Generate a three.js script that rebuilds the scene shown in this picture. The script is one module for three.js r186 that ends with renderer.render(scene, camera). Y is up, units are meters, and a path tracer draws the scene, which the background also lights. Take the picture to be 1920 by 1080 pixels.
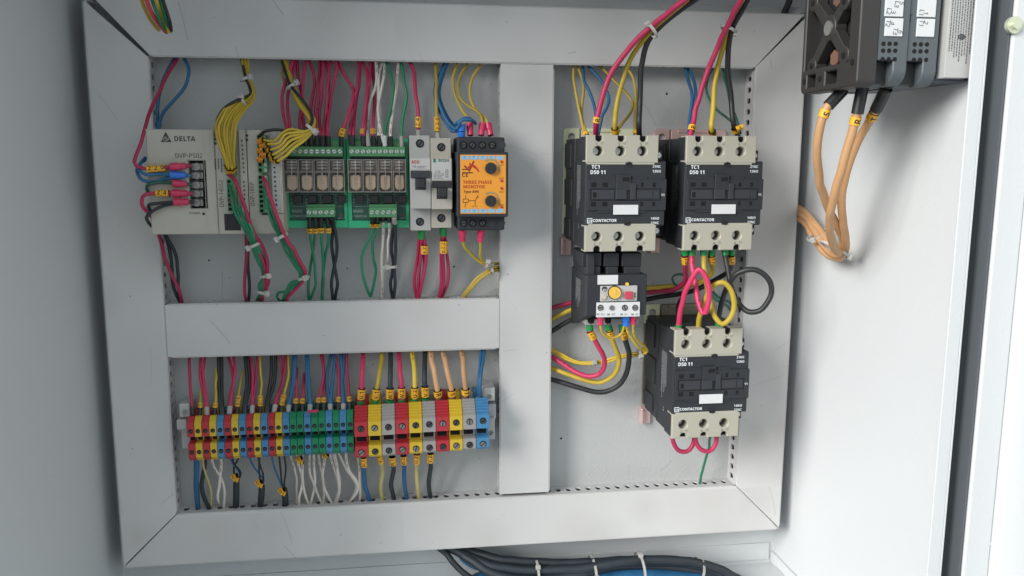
import * as THREE from 'three';
import { RoundedBoxGeometry } from 'three/addons/geometries/RoundedBoxGeometry.js';
import { mergeGeometries } from 'three/addons/utils/BufferGeometryUtils.js';
import { ImprovedNoise } from 'three/addons/math/ImprovedNoise.js';

// ---------------------------------------------------------------- camera, sky, sun, exposure
const S = 0.001, F = 1554.3;                       // everything below is written in millimetres
const scene = new THREE.Scene();
const camera = new THREE.PerspectiveCamera(2 * Math.atan(540 / F) * 180 / Math.PI, 16 / 9, 0.02, 100);
camera.rotation.order = 'YXZ';
camera.rotation.set(-0.1534, -0.137, 0.0039);
camera.position.set(-0.06246, 0.11787, 0.77141);
camera.updateMatrixWorld(true);
const renderer = new THREE.WebGLRenderer({ antialias: true });
renderer.setSize(1920, 1080);
renderer.toneMapping = THREE.LinearToneMapping;
renderer.toneMappingExposure = 1.33;
renderer.shadowMap.enabled = true;
{ // an even overcast sky, brighter towards the zenith
  const w = 64, h = 32, d = new Float32Array(w * h * 4);
  for (let j = 0; j < h; j++) for (let i = 0; i < w; i++) {
    const e = ((j + 0.5) / h - 0.5) * Math.PI, s = Math.sin(e), k = (j * w + i) * 4;
    const L = 0.78 * (s > 0 ? 0.62 + 0.55 * s : 0.62 - 0.3 * Math.min(1, -s * 3));
    d[k] = L * 0.9; d[k + 1] = L * 1.0; d[k + 2] = L * 1.05; d[k + 3] = 1;
  }
  const t = new THREE.DataTexture(d, w, h, THREE.RGBAFormat, THREE.FloatType);
  t.mapping = THREE.EquirectangularReflectionMapping; t.magFilter = THREE.LinearFilter; t.needsUpdate = true;
  scene.background = t; scene.environment = t;
}
const sun = new THREE.DirectionalLight(new THREE.Color(1, 0.97, 0.935), 3.3);
sun.position.set(-1.65, 0.78, 1.05);
sun.castShadow = true; sun.shadow.radius = 55; sun.shadow.mapSize.set(2048, 2048);
Object.assign(sun.shadow.camera, { left: -0.7, right: 0.7, top: 0.7, bottom: -0.7, near: 0.1, far: 5 });
scene.add(sun, sun.target);

// ---------------------------------------------------------------- helpers
let seed = 7;
const rnd = () => { seed = (seed * 16807) % 2147483647; return seed / 2147483647; };
const V = (x, y, z) => new THREE.Vector3(x, y, z);
function A(u, v, z) {                              // the point of the plane z (mm) seen at that place of a 1920 x 1080 view
  const d = V((u - 960) / F, -(v - 540) / F, -1).applyEuler(camera.rotation);
  const t = (z * S - camera.position.z) / d.z;
  return [(camera.position.x + d.x * t) / S, (camera.position.y + d.y * t) / S];
}
const P3 = ([u, v, z]) => { const [x, y] = A(u, v, z); return V(x, y, z); };
const counts = {};
const numbered = (n) => { counts[n] = (counts[n] ?? -1) + 1; return counts[n] ? `${n}_${String(counts[n]).padStart(3, '0')}` : n; };
const origin = new Map();
function tag(o, label, category, group) { o.userData.label = label; o.userData.category = category; if (group) o.userData.group = group; return o; }
function thing(name, label, category, O = [0, 0, 0], group) {
  const g = new THREE.Group(); g.name = numbered(name); g.position.set(O[0] * S, O[1] * S, O[2] * S);
  origin.set(g, O); scene.add(g); return tag(g, label, category, group);
}
function fix(g) {
  g = g.index ? g.toNonIndexed() : g;
  for (const k of Object.keys(g.attributes)) if (!['position', 'normal', 'uv'].includes(k)) g.deleteAttribute(k);
  return g;
}
function metric(g) {                               // uv in decimetres on the dominant plane of each face
  g = fix(g); const p = g.attributes.position, n = g.attributes.normal, uv = new Float32Array(p.count * 2);
  for (let i = 0; i < p.count; i++) {
    const ax = Math.abs(n.getX(i)), ay = Math.abs(n.getY(i)), az = Math.abs(n.getZ(i));
    const [a, b] = az >= ax && az >= ay ? [p.getX(i), p.getY(i)] : ax >= ay ? [p.getZ(i), p.getY(i)] : [p.getX(i), p.getZ(i)];
    uv[i * 2] = a / 100; uv[i * 2 + 1] = b / 100;
  }
  g.setAttribute('uv', new THREE.BufferAttribute(uv, 2)); return g;
}
function part(name, geos, mat, parent, raw) {
  if (name === 'lettering' && Array.isArray(geos) && geos.length > 1) { geos.forEach((g) => part(name, [g], mat, parent, raw)); return null; }
  let g = mergeGeometries((Array.isArray(geos) ? geos : [geos]).map((q) => (raw ? fix(q.clone()) : metric(q.clone()))));
  let root = parent; while (root && !origin.has(root)) root = root.parent;
  const O = root ? origin.get(root) : [0, 0, 0];
  g.translate(-O[0], -O[1], -O[2]); g.scale(S, S, S);
  const m = new THREE.Mesh(g, mat); m.name = parent ? name : numbered(name);
  m.castShadow = m.receiveShadow = true; (parent ?? scene).add(m); return m;
}
const box = (x0, x1, y0, y1, z0, z1, r = 0.6) => {
  const w = Math.abs(x1 - x0), h = Math.abs(y1 - y0), d = Math.abs(z1 - z0), rr = Math.min(r, w / 2.2, h / 2.2, d / 2.2);
  const g = rr > 0 ? new RoundedBoxGeometry(w, h, d, 2, rr) : new THREE.BoxGeometry(w, h, d);
  return g.translate((x0 + x1) / 2, (y0 + y1) / 2, (z0 + z1) / 2);
};
const pbox = (u0, v0, u1, v1, zf, zb, r) => {      // a box whose front face (z = zf) spans those places of the view
  const um = (u0 + u1) / 2, vm = (v0 + v1) / 2;
  return box(A(u0, vm, zf)[0], A(u1, vm, zf)[0], A(um, v1, zf)[1], A(um, v0, zf)[1], zb, zf, r);
};
const cyl = (x, y, z0, z1, r, seg = 18, r2 = r) => new THREE.CylinderGeometry(r, r2, z1 - z0, seg).rotateX(Math.PI / 2).translate(x, y, (z0 + z1) / 2);
const extr = (shape, z0, z1, bevel = 0) => new THREE.ExtrudeGeometry(shape, { depth: z1 - z0 - 2 * bevel, bevelEnabled: bevel > 0, bevelThickness: bevel, bevelSize: bevel, bevelOffset: -bevel, bevelSegments: 1, curveSegments: 10 }).translate(0, 0, z0 + bevel);
const poly = (pts) => new THREE.Shape(pts.map(([x, y]) => new THREE.Vector2(x, y)));
const hole = (x, y, r) => { const p = new THREE.Path(); p.absarc(x, y, r, 0, Math.PI * 2, true); return p; };
const rectHole = (x0, x1, y0, y1) => { const p = new THREE.Path(); p.moveTo(x0, y0); p.lineTo(x0, y1); p.lineTo(x1, y1); p.lineTo(x1, y0); p.closePath(); return p; };
function screw(x, y, z, r, a = 0.6) {              // slotted screw head, the slot as a gap between two half discs
  const out = [cyl(x, y, z - 1.2, z - 0.5, r)];
  for (const s of [0, Math.PI]) {
    const sh = new THREE.Shape(); const g0 = Math.asin(0.17);
    sh.absarc(0, 0, r, g0, Math.PI - g0, false); sh.closePath();
    out.push(extr(sh, -0.5, 0.3).rotateZ(a + s).translate(x, y, z));
  }
  return out;
}

// ---------------------------------------------------------------- surface maps
const perlin = new ImprovedNoise();
function noiseMap(n, f, srgb) {
  const d = new Uint8Array(n * n * 4);
  for (let j = 0; j < n; j++) for (let i = 0; i < n; i++) { const c = Math.max(0, Math.min(255, f(i / n, j / n) * 255)), k = (j * n + i) * 4; d[k] = d[k + 1] = d[k + 2] = c; d[k + 3] = 255; }
  const t = new THREE.DataTexture(d, n, n); t.wrapS = t.wrapT = THREE.RepeatWrapping; t.magFilter = THREE.LinearFilter; t.minFilter = THREE.LinearMipmapLinearFilter;
  if (srgb) t.colorSpace = THREE.SRGBColorSpace; t.needsUpdate = true; return t;
}
const tile = (x, y, f, z) => { // noise that joins up at the edges
  const n = (a, b) => perlin.noise(a * f, b * f, z);
  return n(x, y) * (1 - x) * (1 - y) + n(x - 1, y) * x * (1 - y) + n(x, y - 1) * (1 - x) * y + n(x - 1, y - 1) * x * y;
};
const peel = noiseMap(512, (x, y) => 0.5 + 0.45 * tile(x, y, 34, 1) + 0.2 * tile(x, y, 70, 5));
const smudge = noiseMap(512, (x, y) => 0.965 + 0.025 * tile(x, y, 4, 2) + 0.02 * tile(x, y, 13, 8) + 0.02 * tile(x, y, 60, 3), true);
smudge.repeat.set(0.37, 0.31);
const wearC = document.createElement('canvas'); wearC.width = wearC.height = 1024;
{ // half a metre of painted or plastic surface: faint clouds, finger marks, specks and hairline scratches
  const c = wearC.getContext('2d'); c.fillStyle = '#f6f6f5'; c.fillRect(0, 0, 1024, 1024);
  for (let i = 0; i < 90; i++) { const x = rnd() * 1024, y = rnd() * 1024, r = 30 + rnd() * 110, g = c.createRadialGradient(x, y, 0, x, y, r); const k = ['150,140,130', '255,255,255', '170,150,140', '140,145,150'][i % 4]; g.addColorStop(0, `rgba(${k},${0.05 + rnd() * 0.07})`); g.addColorStop(1, `rgba(${k},0)`); c.fillStyle = g; c.fillRect(x - r, y - r, 2 * r, 2 * r); }
  for (let i = 0; i < 150; i++) { c.fillStyle = `rgba(60,50,45,${0.1 + rnd() * 0.35})`; const r = 0.4 + rnd() * rnd() * 1.4; c.beginPath(); c.ellipse(rnd() * 1024, rnd() * 1024, r, r * (0.5 + rnd()), rnd() * 3, 0, 7); c.fill(); }
  for (let i = 0; i < 70; i++) { c.strokeStyle = rnd() > 0.4 ? `rgba(90,85,80,${0.08 + rnd() * 0.2})` : `rgba(255,255,255,${0.3 + rnd() * 0.3})`; c.lineWidth = 0.6 + rnd() * 0.8; const x = rnd() * 1024, y = rnd() * 1024, a = rnd() * 6.3, l = 8 + rnd() * 60; c.beginPath(); c.moveTo(x, y); c.quadraticCurveTo(x + l * 0.5 * Math.cos(a) + rnd() * 6, y + l * 0.5 * Math.sin(a), x + l * Math.cos(a), y + l * Math.sin(a)); c.stroke(); }
}
const wear = new THREE.CanvasTexture(wearC); wear.wrapS = wear.wrapT = THREE.RepeatWrapping; wear.colorSpace = THREE.SRGBColorSpace; wear.repeat.set(0.21, 0.2); wear.offset.set(0.13, 0.41);
const M = (r, g, b, rough = 0.5, o = {}) => new THREE.MeshPhysicalMaterial({ color: new THREE.Color().setRGB(r, g, b), roughness: rough, ...o });
const m = {
  wall: M(0.58, 0.6, 0.61, 0.5, { bumpMap: peel, bumpScale: 0.00016 }),
  plate: M(0.5, 0.51, 0.51, 0.45, { bumpMap: peel, bumpScale: 0.00035, map: wear }),
  duct: M(0.62, 0.615, 0.61, 0.42, { map: wear, bumpMap: peel, bumpScale: 0.00004 }),
  ductWall: M(0.56, 0.555, 0.56, 0.5),
  beige: M(0.5, 0.475, 0.41, 0.5, { map: smudge }),
  black: M(0.017, 0.018, 0.02, 0.5),
  char: M(0.018, 0.021, 0.026, 0.55, { bumpMap: peel, bumpScale: 0.00003 }),
  charHi: M(0.027, 0.03, 0.036, 0.55),
  hollow: M(0.004, 0.004, 0.005, 0.95),
  cream: M(0.38, 0.365, 0.3, 0.45),
  grey: M(0.3, 0.3, 0.3, 0.5),
  lightGrey: M(0.43, 0.43, 0.42, 0.5),
  white: M(0.62, 0.63, 0.64, 0.5),
  steel: M(0.62, 0.62, 0.6, 0.3, { metalness: 0.9 }),
  dullSteel: M(0.33, 0.32, 0.3, 0.42, { metalness: 0.8 }),
  zinc: M(0.8, 0.82, 0.55, 0.3, { metalness: 0.1, clearcoat: 0.7 }),
  pinkZinc: M(0.72, 0.5, 0.47, 0.3, { metalness: 0.4 }),
  greenTerm: M(0.07, 0.24, 0.1, 0.45),
  greenTray: M(0.03, 0.42, 0.2, 0.4),
  pcb: M(0.03, 0.11, 0.08, 0.4),
  oldZinc: M(0.3, 0.27, 0.2, 0.3, { metalness: 0.6 }),
  boltZ: M(0.62, 0.66, 0.5, 0.35, { metalness: 0.6 }),
  deep: M(0.1, 0.1, 0.1, 0.35, { metalness: 0.7 }),
  coverEdge: M(0.34, 0.31, 0.29, 0.3),
  relayIn: M(0.2, 0.165, 0.148, 0.5),
  coil: M(0.56, 0.44, 0.34, 0.5),
  clear: M(0.93, 0.91, 0.89, 0.1, { transmission: 1, thickness: 0, ior: 1.45 }),
  orangeFace: M(0.72, 0.29, 0.03, 0.42),
  tRed: M(0.44, 0.03, 0.045, 0.45, { map: smudge }), tYel: M(0.62, 0.43, 0.03, 0.45, { map: smudge }), tBlu: M(0.06, 0.22, 0.42, 0.45, { map: smudge }), tGry: M(0.3, 0.29, 0.28, 0.45), tGrn: M(0.008, 0.2, 0.085, 0.4),
  mkYel: M(0.82, 0.52, 0.06, 0.5),
  lugRed: M(0.56, 0.03, 0.1, 0.3), lugBlu: M(0.02, 0.16, 0.6, 0.3),
  ferBlk: M(0.016, 0.016, 0.018, 0.4), ferGry: M(0.36, 0.35, 0.33, 0.45), ferGrn: M(0.01, 0.24, 0.06, 0.35), ferBrn: M(0.2, 0.09, 0.05, 0.45), ferOrg: M(0.8, 0.22, 0.06, 0.4), ferWht: M(0.6, 0.6, 0.58, 0.4),
  tie: M(0.55, 0.54, 0.51, 0.4, { transmission: 0.25, thickness: 0 }),
  switchGrey: M(0.085, 0.1, 0.11, 0.5, { bumpMap: peel, bumpScale: 0.00003 }),
  switchBase: M(0.028, 0.027, 0.025, 0.55), copper: M(0.5, 0.28, 0.2, 0.35, { metalness: 0.8 }),
  gasket: M(0.075, 0.085, 0.095, 0.75),
};
const grime = noiseMap(256, (x, y) => 0.93 + 0.09 * tile(x, y, 6, 21) + 0.05 * tile(x, y, 30, 4), true); grime.repeat.set(0.8, 1);
// printing along the insulation: rows of tiny worn marks
const inkC = document.createElement('canvas'); inkC.width = 512; inkC.height = 32;
{ const c = inkC.getContext('2d'); c.fillStyle = '#fff'; c.fillRect(0, 0, 512, 32); c.fillStyle = 'rgba(25,20,20,0.55)';
  for (const y of [6, 22]) for (let x = 30; x < 170;) { const w = 4 + rnd() * 9; if (rnd() > 0.22) c.fillRect(x, y + rnd() * 1.2, w, 3.4); x += w + 4; } }
const ink = new THREE.CanvasTexture(inkC); ink.wrapS = ink.wrapT = THREE.RepeatWrapping; ink.colorSpace = THREE.SRGBColorSpace;
const tones = (r, g, b, o = { map: grime }) => [0.84, 1, 1.1].map((k) => M(r * k, g * k, b * k, 0.5, o));
const w = {
  pink: tones(0.5, 0.026, 0.1), must: tones(0.5, 0.36, 0.06), mustP: tones(0.5, 0.36, 0.06, { map: ink }), yel: tones(0.6, 0.43, 0.04), blk: tones(0.02, 0.021, 0.023), blu: tones(0.025, 0.14, 0.3), grn: tones(0.02, 0.25, 0.125),
  wht: tones(0.62, 0.57, 0.52, { map: ink }), org: tones(0.54, 0.3, 0.14, { map: smudge }), pale: tones(0.52, 0.45, 0.19), pinkP: tones(0.54, 0.03, 0.105, { map: ink }), yelP: tones(0.6, 0.43, 0.045, { map: ink }),
  red: tones(0.62, 0.06, 0.06), dgrn: tones(0.02, 0.13, 0.08), orgP: tones(0.55, 0.31, 0.155, { map: ink }), gblu: tones(0.024, 0.033, 0.042), lime: tones(0.14, 0.38, 0.06),
};
let toneAt = 0; const tone = (k) => w[k][(toneAt = (toneAt * 5 + 7) % 19) % 3];

// one sheet that carries every print: each print is drawn once and used by its quads
const AT = 2048, sheet = document.createElement('canvas'); sheet.width = sheet.height = AT;
const ctx = sheet.getContext('2d'); ctx.clearRect(0, 0, AT, AT);
const sheetMap = new THREE.CanvasTexture(sheet); sheetMap.colorSpace = THREE.SRGBColorSpace; sheetMap.anisotropy = 8;
m.print = M(1, 1, 1, 0.5, { map: sheetMap, transparent: true });
let ax = 2, ay = 2, rowH = 0; const regions = {};
function region(key, wmm, hmm, ppm, draw) {
  if (regions[key]) return regions[key];
  ppm *= 0.7;
  const W = Math.ceil(wmm * ppm), H = Math.ceil(hmm * ppm);
  if (ax + W + 3 > AT) { ax = 2; ay += rowH + 3; rowH = 0; }
  if (ay + H > AT) throw new Error('the print sheet is full');
  ctx.save(); ctx.translate(ax, ay); ctx.beginPath(); ctx.rect(0, 0, W, H); ctx.clip(); ctx.scale(ppm, ppm); draw(ctx); ctx.restore();
  const r = { u0: (ax + 0.5) / AT, u1: (ax + W - 0.5) / AT, v1: 1 - (ay + 0.5) / AT, v0: 1 - (ay + H - 0.5) / AT };
  ax += W + 3; rowH = Math.max(rowH, H); return (regions[key] = r);
}
function quad(key, wmm, hmm, ppm, draw) {
  const r = region(key, wmm, hmm, ppm, draw), g = new THREE.PlaneGeometry(wmm, hmm), uv = g.attributes.uv;
  for (let i = 0; i < 4; i++) uv.setXY(i, uv.getX(i) ? r.u1 : r.u0, uv.getY(i) ? r.v1 : r.v0);
  return g;
}
const txt = (c, s, x, y, size, col, align = 'center', font = 'sans-serif', weight = '') => { c.fillStyle = col; c.font = `${weight} ${size}px ${font}`; c.textAlign = align; c.textBaseline = 'middle'; c.fillText(s, x, y); };
const textQuad = (s, size, col, weight = '', wide = 0) => quad(`t${s}${size}${col}${weight}`, wide || s.length * size * 0.66 + 1, size * 1.3, 14, (c) => txt(c, s, (wide || s.length * size * 0.66 + 1) / 2, size * 0.68, size, col, 'center', 'sans-serif', weight));
const greek = (key, wmm, hmm, col, lines, vertical) => quad(key, wmm, hmm, 9, (c) => {
  c.fillStyle = col; const L = vertical ? hmm : wmm, T = vertical ? wmm : hmm;
  for (let i = 0; i < lines; i++) for (let x = 0.3; x < L * (0.6 + 0.4 * rnd());) { const k = 0.5 + rnd() * 1.6; const y = (i + 0.3) * T / lines, t = T / lines * 0.38; if (vertical) c.fillRect(y, x, t, k); else c.fillRect(x, y, k, t); x += k + 0.45; }
});

const ORD = ['first', 'second', 'third', 'fourth', 'fifth', 'sixth', 'seventh', 'eighth', 'ninth', 'tenth', 'eleventh', 'twelfth', 'thirteenth', 'fourteenth', 'fifteenth', 'sixteenth', 'seventeenth', 'eighteenth', 'nineteenth', 'twentieth', 'twenty-first', 'twenty-second', 'twenty-third'];

// wires: a tube through places of the view at given depths, with sleeves, ferrules and lugs as parts
const Z1 = V(0, 0, 1);
function along(p, q, r, seg = 12, r2 = r) {
  const d = q.clone().sub(p), g = new THREE.CylinderGeometry(r2, r, d.length(), seg);
  return g.applyQuaternion(new THREE.Quaternion().setFromUnitVectors(V(0, 1, 0), d.clone().normalize())).translate((p.x + q.x) / 2, (p.y + q.y) / 2, (p.z + q.z) / 2);
}
function sleeve(p, T, L, r, text, flip, col = '#e3a92c') {   // yellow marker sleeve with its characters on the front
  const n = Math.max(1, text.length), W = L, H = Math.PI * r * 0.9;
  const reg = region(`mk${text}${L.toFixed(1)}${r.toFixed(1)}${col}`, W, H, 11, (c) => {
    c.fillStyle = col; c.fillRect(0, 0, W, H);
    for (let i = 0; i < n; i++) {
      if (i) { c.fillStyle = 'rgba(90,50,0,0.55)'; c.fillRect(i * W / n - 0.12, 0, 0.24, H); }
      txt(c, text[i] ?? '', (i + 0.5) * W / n, H / 2, Math.min(H * 0.62, W / n * 1.05), '#2a1c05', 'center', 'sans-serif', 'bold');
    }
  });
  const t = T.clone().normalize().multiplyScalar(flip ? -1 : 1), f = Z1.clone().addScaledVector(t, -Z1.dot(t)).normalize(), up = f.clone().cross(t);
  const pos = [], nor = [], uv = [], seg = 14, vv = (a) => reg.v0 + (reg.v1 - reg.v0) * Math.min(1, Math.max(0, a));
  const ring = (i) => { const a = (i / seg) * Math.PI * 2 - Math.PI / 2; const dir = f.clone().multiplyScalar(Math.cos(a)).addScaledVector(up, Math.sin(a)); return [dir, i / seg <= 0.5 ? i / seg * 2 : 0.02]; };
  const put = (pt, nn, u, v) => { pos.push(pt.x, pt.y, pt.z); nor.push(nn.x, nn.y, nn.z); uv.push(u, v); };
  for (let i = 0; i < seg; i++) {
    const [d0, v0] = ring(i), [d1, v1r] = ring(i + 1), v1 = i / seg < 0.5 ? (i + 1) / seg * 2 : v1r;
    const a = p.clone().addScaledVector(t, -L / 2), b = p.clone().addScaledVector(t, L / 2);
    const q = [[a, d0, reg.u0, v0], [b, d0, reg.u1, v0], [b, d1, reg.u1, v1], [a, d1, reg.u0, v1]].map(([o, d, u, v]) => [o.clone().addScaledVector(d, r), d, u, vv(v)]);
    for (const k of [0, 1, 2, 0, 2, 3]) put(...q[k]);
    for (const [o, nn, e] of [[a, t.clone().negate(), 1], [b, t, 0]]) { const c = [[o, d0], [o, d1]].map(([x, d]) => x.clone().addScaledVector(d, r)); const tri = e ? [o, c[1], c[0]] : [o, c[0], c[1]]; for (const x of tri) put(x, nn, reg.u0 + 0.0004, reg.v0 + 0.0004); }
  }
  const g = new THREE.BufferGeometry();
  g.setAttribute('position', new THREE.Float32BufferAttribute(pos, 3)); g.setAttribute('normal', new THREE.Float32BufferAttribute(nor, 3)); g.setAttribute('uv', new THREE.Float32BufferAttribute(uv, 2));
  return g;
}
// extras: ['f', from, to, material, radius] ferrule, ['m', centre, text, radius, flip, length] marker, ['l', from, to, material, radius] lug; places in mm along the wire, negative from its end
function wire(label, col, r, pts, x = [], o = {}) {
  const p = pts.map(P3); let c = new THREE.CatmullRomCurve3(p, false, 'centripetal'), len = c.getLength();
  const n = Math.max(2, Math.round(len / 9)), off = rnd() * 90;           // hand-bent: never a perfect curve
  c = new THREE.CatmullRomCurve3(c.getSpacedPoints(n).map((q, i) => (i === 0 || i >= n - 1 ? q : q.add(V(perlin.noise(i * 0.83, off, 1), perlin.noise(i * 0.83, off, 9), perlin.noise(i * 0.83, off, 5)).multiplyScalar(0.75)))), false, 'centripetal'); len = c.getLength();
  const g = new THREE.TubeGeometry(c, Math.max(14, Math.min(90, Math.round(len / 3.2))), r, 9), uv = g.attributes.uv;
  for (let i = 0; i < uv.count; i++) uv.setX(i, uv.getX(i) * len / (r > 1.8 ? 46 : 60));
  const mat = tone(col), name = o.name ?? (r > 1.9 ? 'cable' : 'wire'), cat = o.cat ?? (r > 1.9 ? 'cable' : 'wire');
  if (!x.length) return tag(part(name, g, mat, null, true), label, cat, o.group);
  const t = thing(name, label, cat, p[0].toArray(), o.group);
  part('insulation', g, mat, t, true);
  const at = (d) => Math.min(1, Math.max(0, (d < 0 ? len + d : d) / len));
  for (const e of x) {
    if (e[0] === 'm') {
      const k = at(e[1]), L = e[5] ?? Math.max(3.4, e[2].length * 3.6);
      part('marker_sleeve', sleeve(c.getPointAt(k), c.getTangentAt(k), L, e[3] ?? r + 0.9, e[2], e[4]), m.print, t, true);
    } else {
      const a = c.getPointAt(at(e[1])), b = c.getPointAt(e[1] < 0 && e[2] >= 0 ? 1 : at(e[2]));
      const q = e[0] === 'l' ? [along(a, a.clone().lerp(b, 0.45), e[4] * 1.08, 12, e[4] * 1.08), along(a.clone().lerp(b, 0.45), a.clone().lerp(b, 0.6), e[4] * 1.08, 12, e[4] * 0.9), along(a.clone().lerp(b, 0.6), b, e[4] * 0.92)] : [along(a, b, e[4])];
      part(e[0] === 'l' ? 'crimp_lug' : 'ferrule', q, e[3], t);
    }
  }
  return t;
}
function wires(text, col, r, list, o = {}) {       // a run of alike wires; text holds # where the ordinal goes
  list.forEach((e, i) => { const [pts, x, c, l] = e[0][0].length ? e : [e]; wire(l ?? text.replace('#', ORD[i]), c ?? col, r, pts, x ?? o.x?.(i) ?? [], { group: o.group, ...o }); });
}
function tie(label, u, v, z, deg, a, b, o = {}) {  // cable tie: flat strap round a bundle running at deg, locking head and a clipped tail
  const p = P3([u, v, z]), t = thing('cable_tie', label, 'cable tie', p.toArray(), 'white plastic cable ties');
  const sh = new THREE.Shape(); sh.absellipse(0, 0, a + 0.9, b + 0.9, 0, Math.PI * 2); const h = new THREE.Path(); h.absellipse(0, 0, a, b, 0, Math.PI * 2, true); sh.holes.push(h);
  const q = new THREE.Matrix4().makeRotationZ(deg * Math.PI / 180).multiply(new THREE.Matrix4().makeBasis(V(0, 1, 0), V(0, 0, 1), V(1, 0, 0)));
  const put = (g) => g.applyMatrix4(q).translate(p.x, p.y, p.z);
  const k = o.w ?? 2.4, hs = o.side ?? 1;
  part('strap', put(extr(sh, -k / 2, k / 2)), m.tie, t);
  const ha = o.ha ?? 0.9;
  part('locking_head', put(box(-2.2, 2.2, -1.6, 1.9, -2.4, 2.4, 0.7).rotateZ(-ha * hs).translate(hs * (a + 0.8) * Math.sin(ha), (b + 1.2) * Math.cos(ha), 0)), m.tie, t);
  if (o.tail) part('clipped_tail', put(box(-0.5, 0.5, 0, o.tail, -k / 2, k / 2, 0.2).rotateZ(-ha * hs * 1.3).translate(hs * (a + 0.8) * Math.sin(ha), (b + 1.2) * Math.cos(ha), 0)), m.tie, t);
  return t;
}

// ---------------------------------------------------------------- cabinet
const XL = -331, XR = 331, YB = -309, YT = 345, ZR = -20, ZF = 242;
{
  const c = thing('electrical_cabinet', 'open light grey painted steel cabinet housing all the wiring', 'cabinet', [0, YB, 0]);
  part('back_panel', box(XL - 2, XR + 2, YB - 2, YT + 2, ZR - 2, ZR, 0), m.wall, c);
  part('side_panel', box(XL - 2, XL, YB - 2, YT + 2, ZR, ZF, 0), m.wall, c);
  part('side_panel', [box(XR, XR + 2, YB - 2, YT + 2, ZR, ZF, 0), box(XR - 3, XR, YB, YB + 13, ZR, ZF, 0.8)], m.wall, c);
  part('roof_panel', box(XL, XR, YT, YT + 2, ZR, ZF, 0), m.wall, c);
  part('floor_panel', [box(XL, XR - 3, YB - 2, YB, ZR, ZF, 0), box(XL, XR - 3.2, YB, YB + 2.5, ZR + 14, ZF - 30, 0.8)], m.wall, c);
  part('lower_back_panel', box(-300, 326, YB + 4, -286, ZR, ZR + 1.6, 0.5), m.wall, c);
  part('front_flange', [box(XR - 9, XR + 1, YB - 2, YT + 2, ZF, ZF + 1.6, 0.6), box(XR + 1, XR + 2.6, YB, YT, ZF - 14, ZF + 1.6, 0.5)], m.wall, c);
  part('door_seal', [box(XR + 2.7, XR + 14, YB, YT, ZF - 16, ZF - 7, 2), box(XR + 12.6, XR + 14.3, YB, YT, ZF - 15, ZF + 7, 0.5)], m.gasket, c);
  const d = part('door', [box(XR + 14.5, XR + 35, YB - 10, YT + 10, ZF - 16, ZF + 9, 1.6), box(XR + 35, XR + 37, YB - 10, YT + 10, ZF - 16, ZF + 330, 0.6)], m.wall, c);
  for (const [u, v] of [[1864, 1021], [1862, 1056]]) { const [x, y] = A(u, v, ZF + 9.6); part('rivet', cyl(x, y, ZF + 8.6, ZF + 9.9, 2.1, 14, 2.4), m.wall, d); }
  { const [x, y] = A(1914, 44, ZF + 16); part('lock_bolt', [cyl(x, y, ZF + 8, ZF + 11, 5.6, 18), cyl(x, y, ZF + 11, ZF + 13.5, 3.4, 6)], m.boltZ, d); }
}
{
  const t = thing('mounting_plate', 'grey textured steel mounting plate behind the white trunking', 'mounting plate', [0, -262, -8]);
  part('plate', box(-319, 319, -262, 262, -3, 0, 0.4), m.plate, t);
  part('drill_hole', [[651, 503], [851, 500], [1052, 822], [596, 205], [392, 488], [1250, 176]].map(([u, v], i) => cyl(...A(u, v, 0), -1, 0.08, 0.7 + (i % 3) * 0.2, 10)), m.hollow, t).userData.kind = 'stuff';
  part('plate_flange', [box(-319, 319, 260, 262, -14, -3, 0.4), box(-319, 319, -262, -260, -14, -3, 0.4)], m.plate, t);
}

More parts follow.
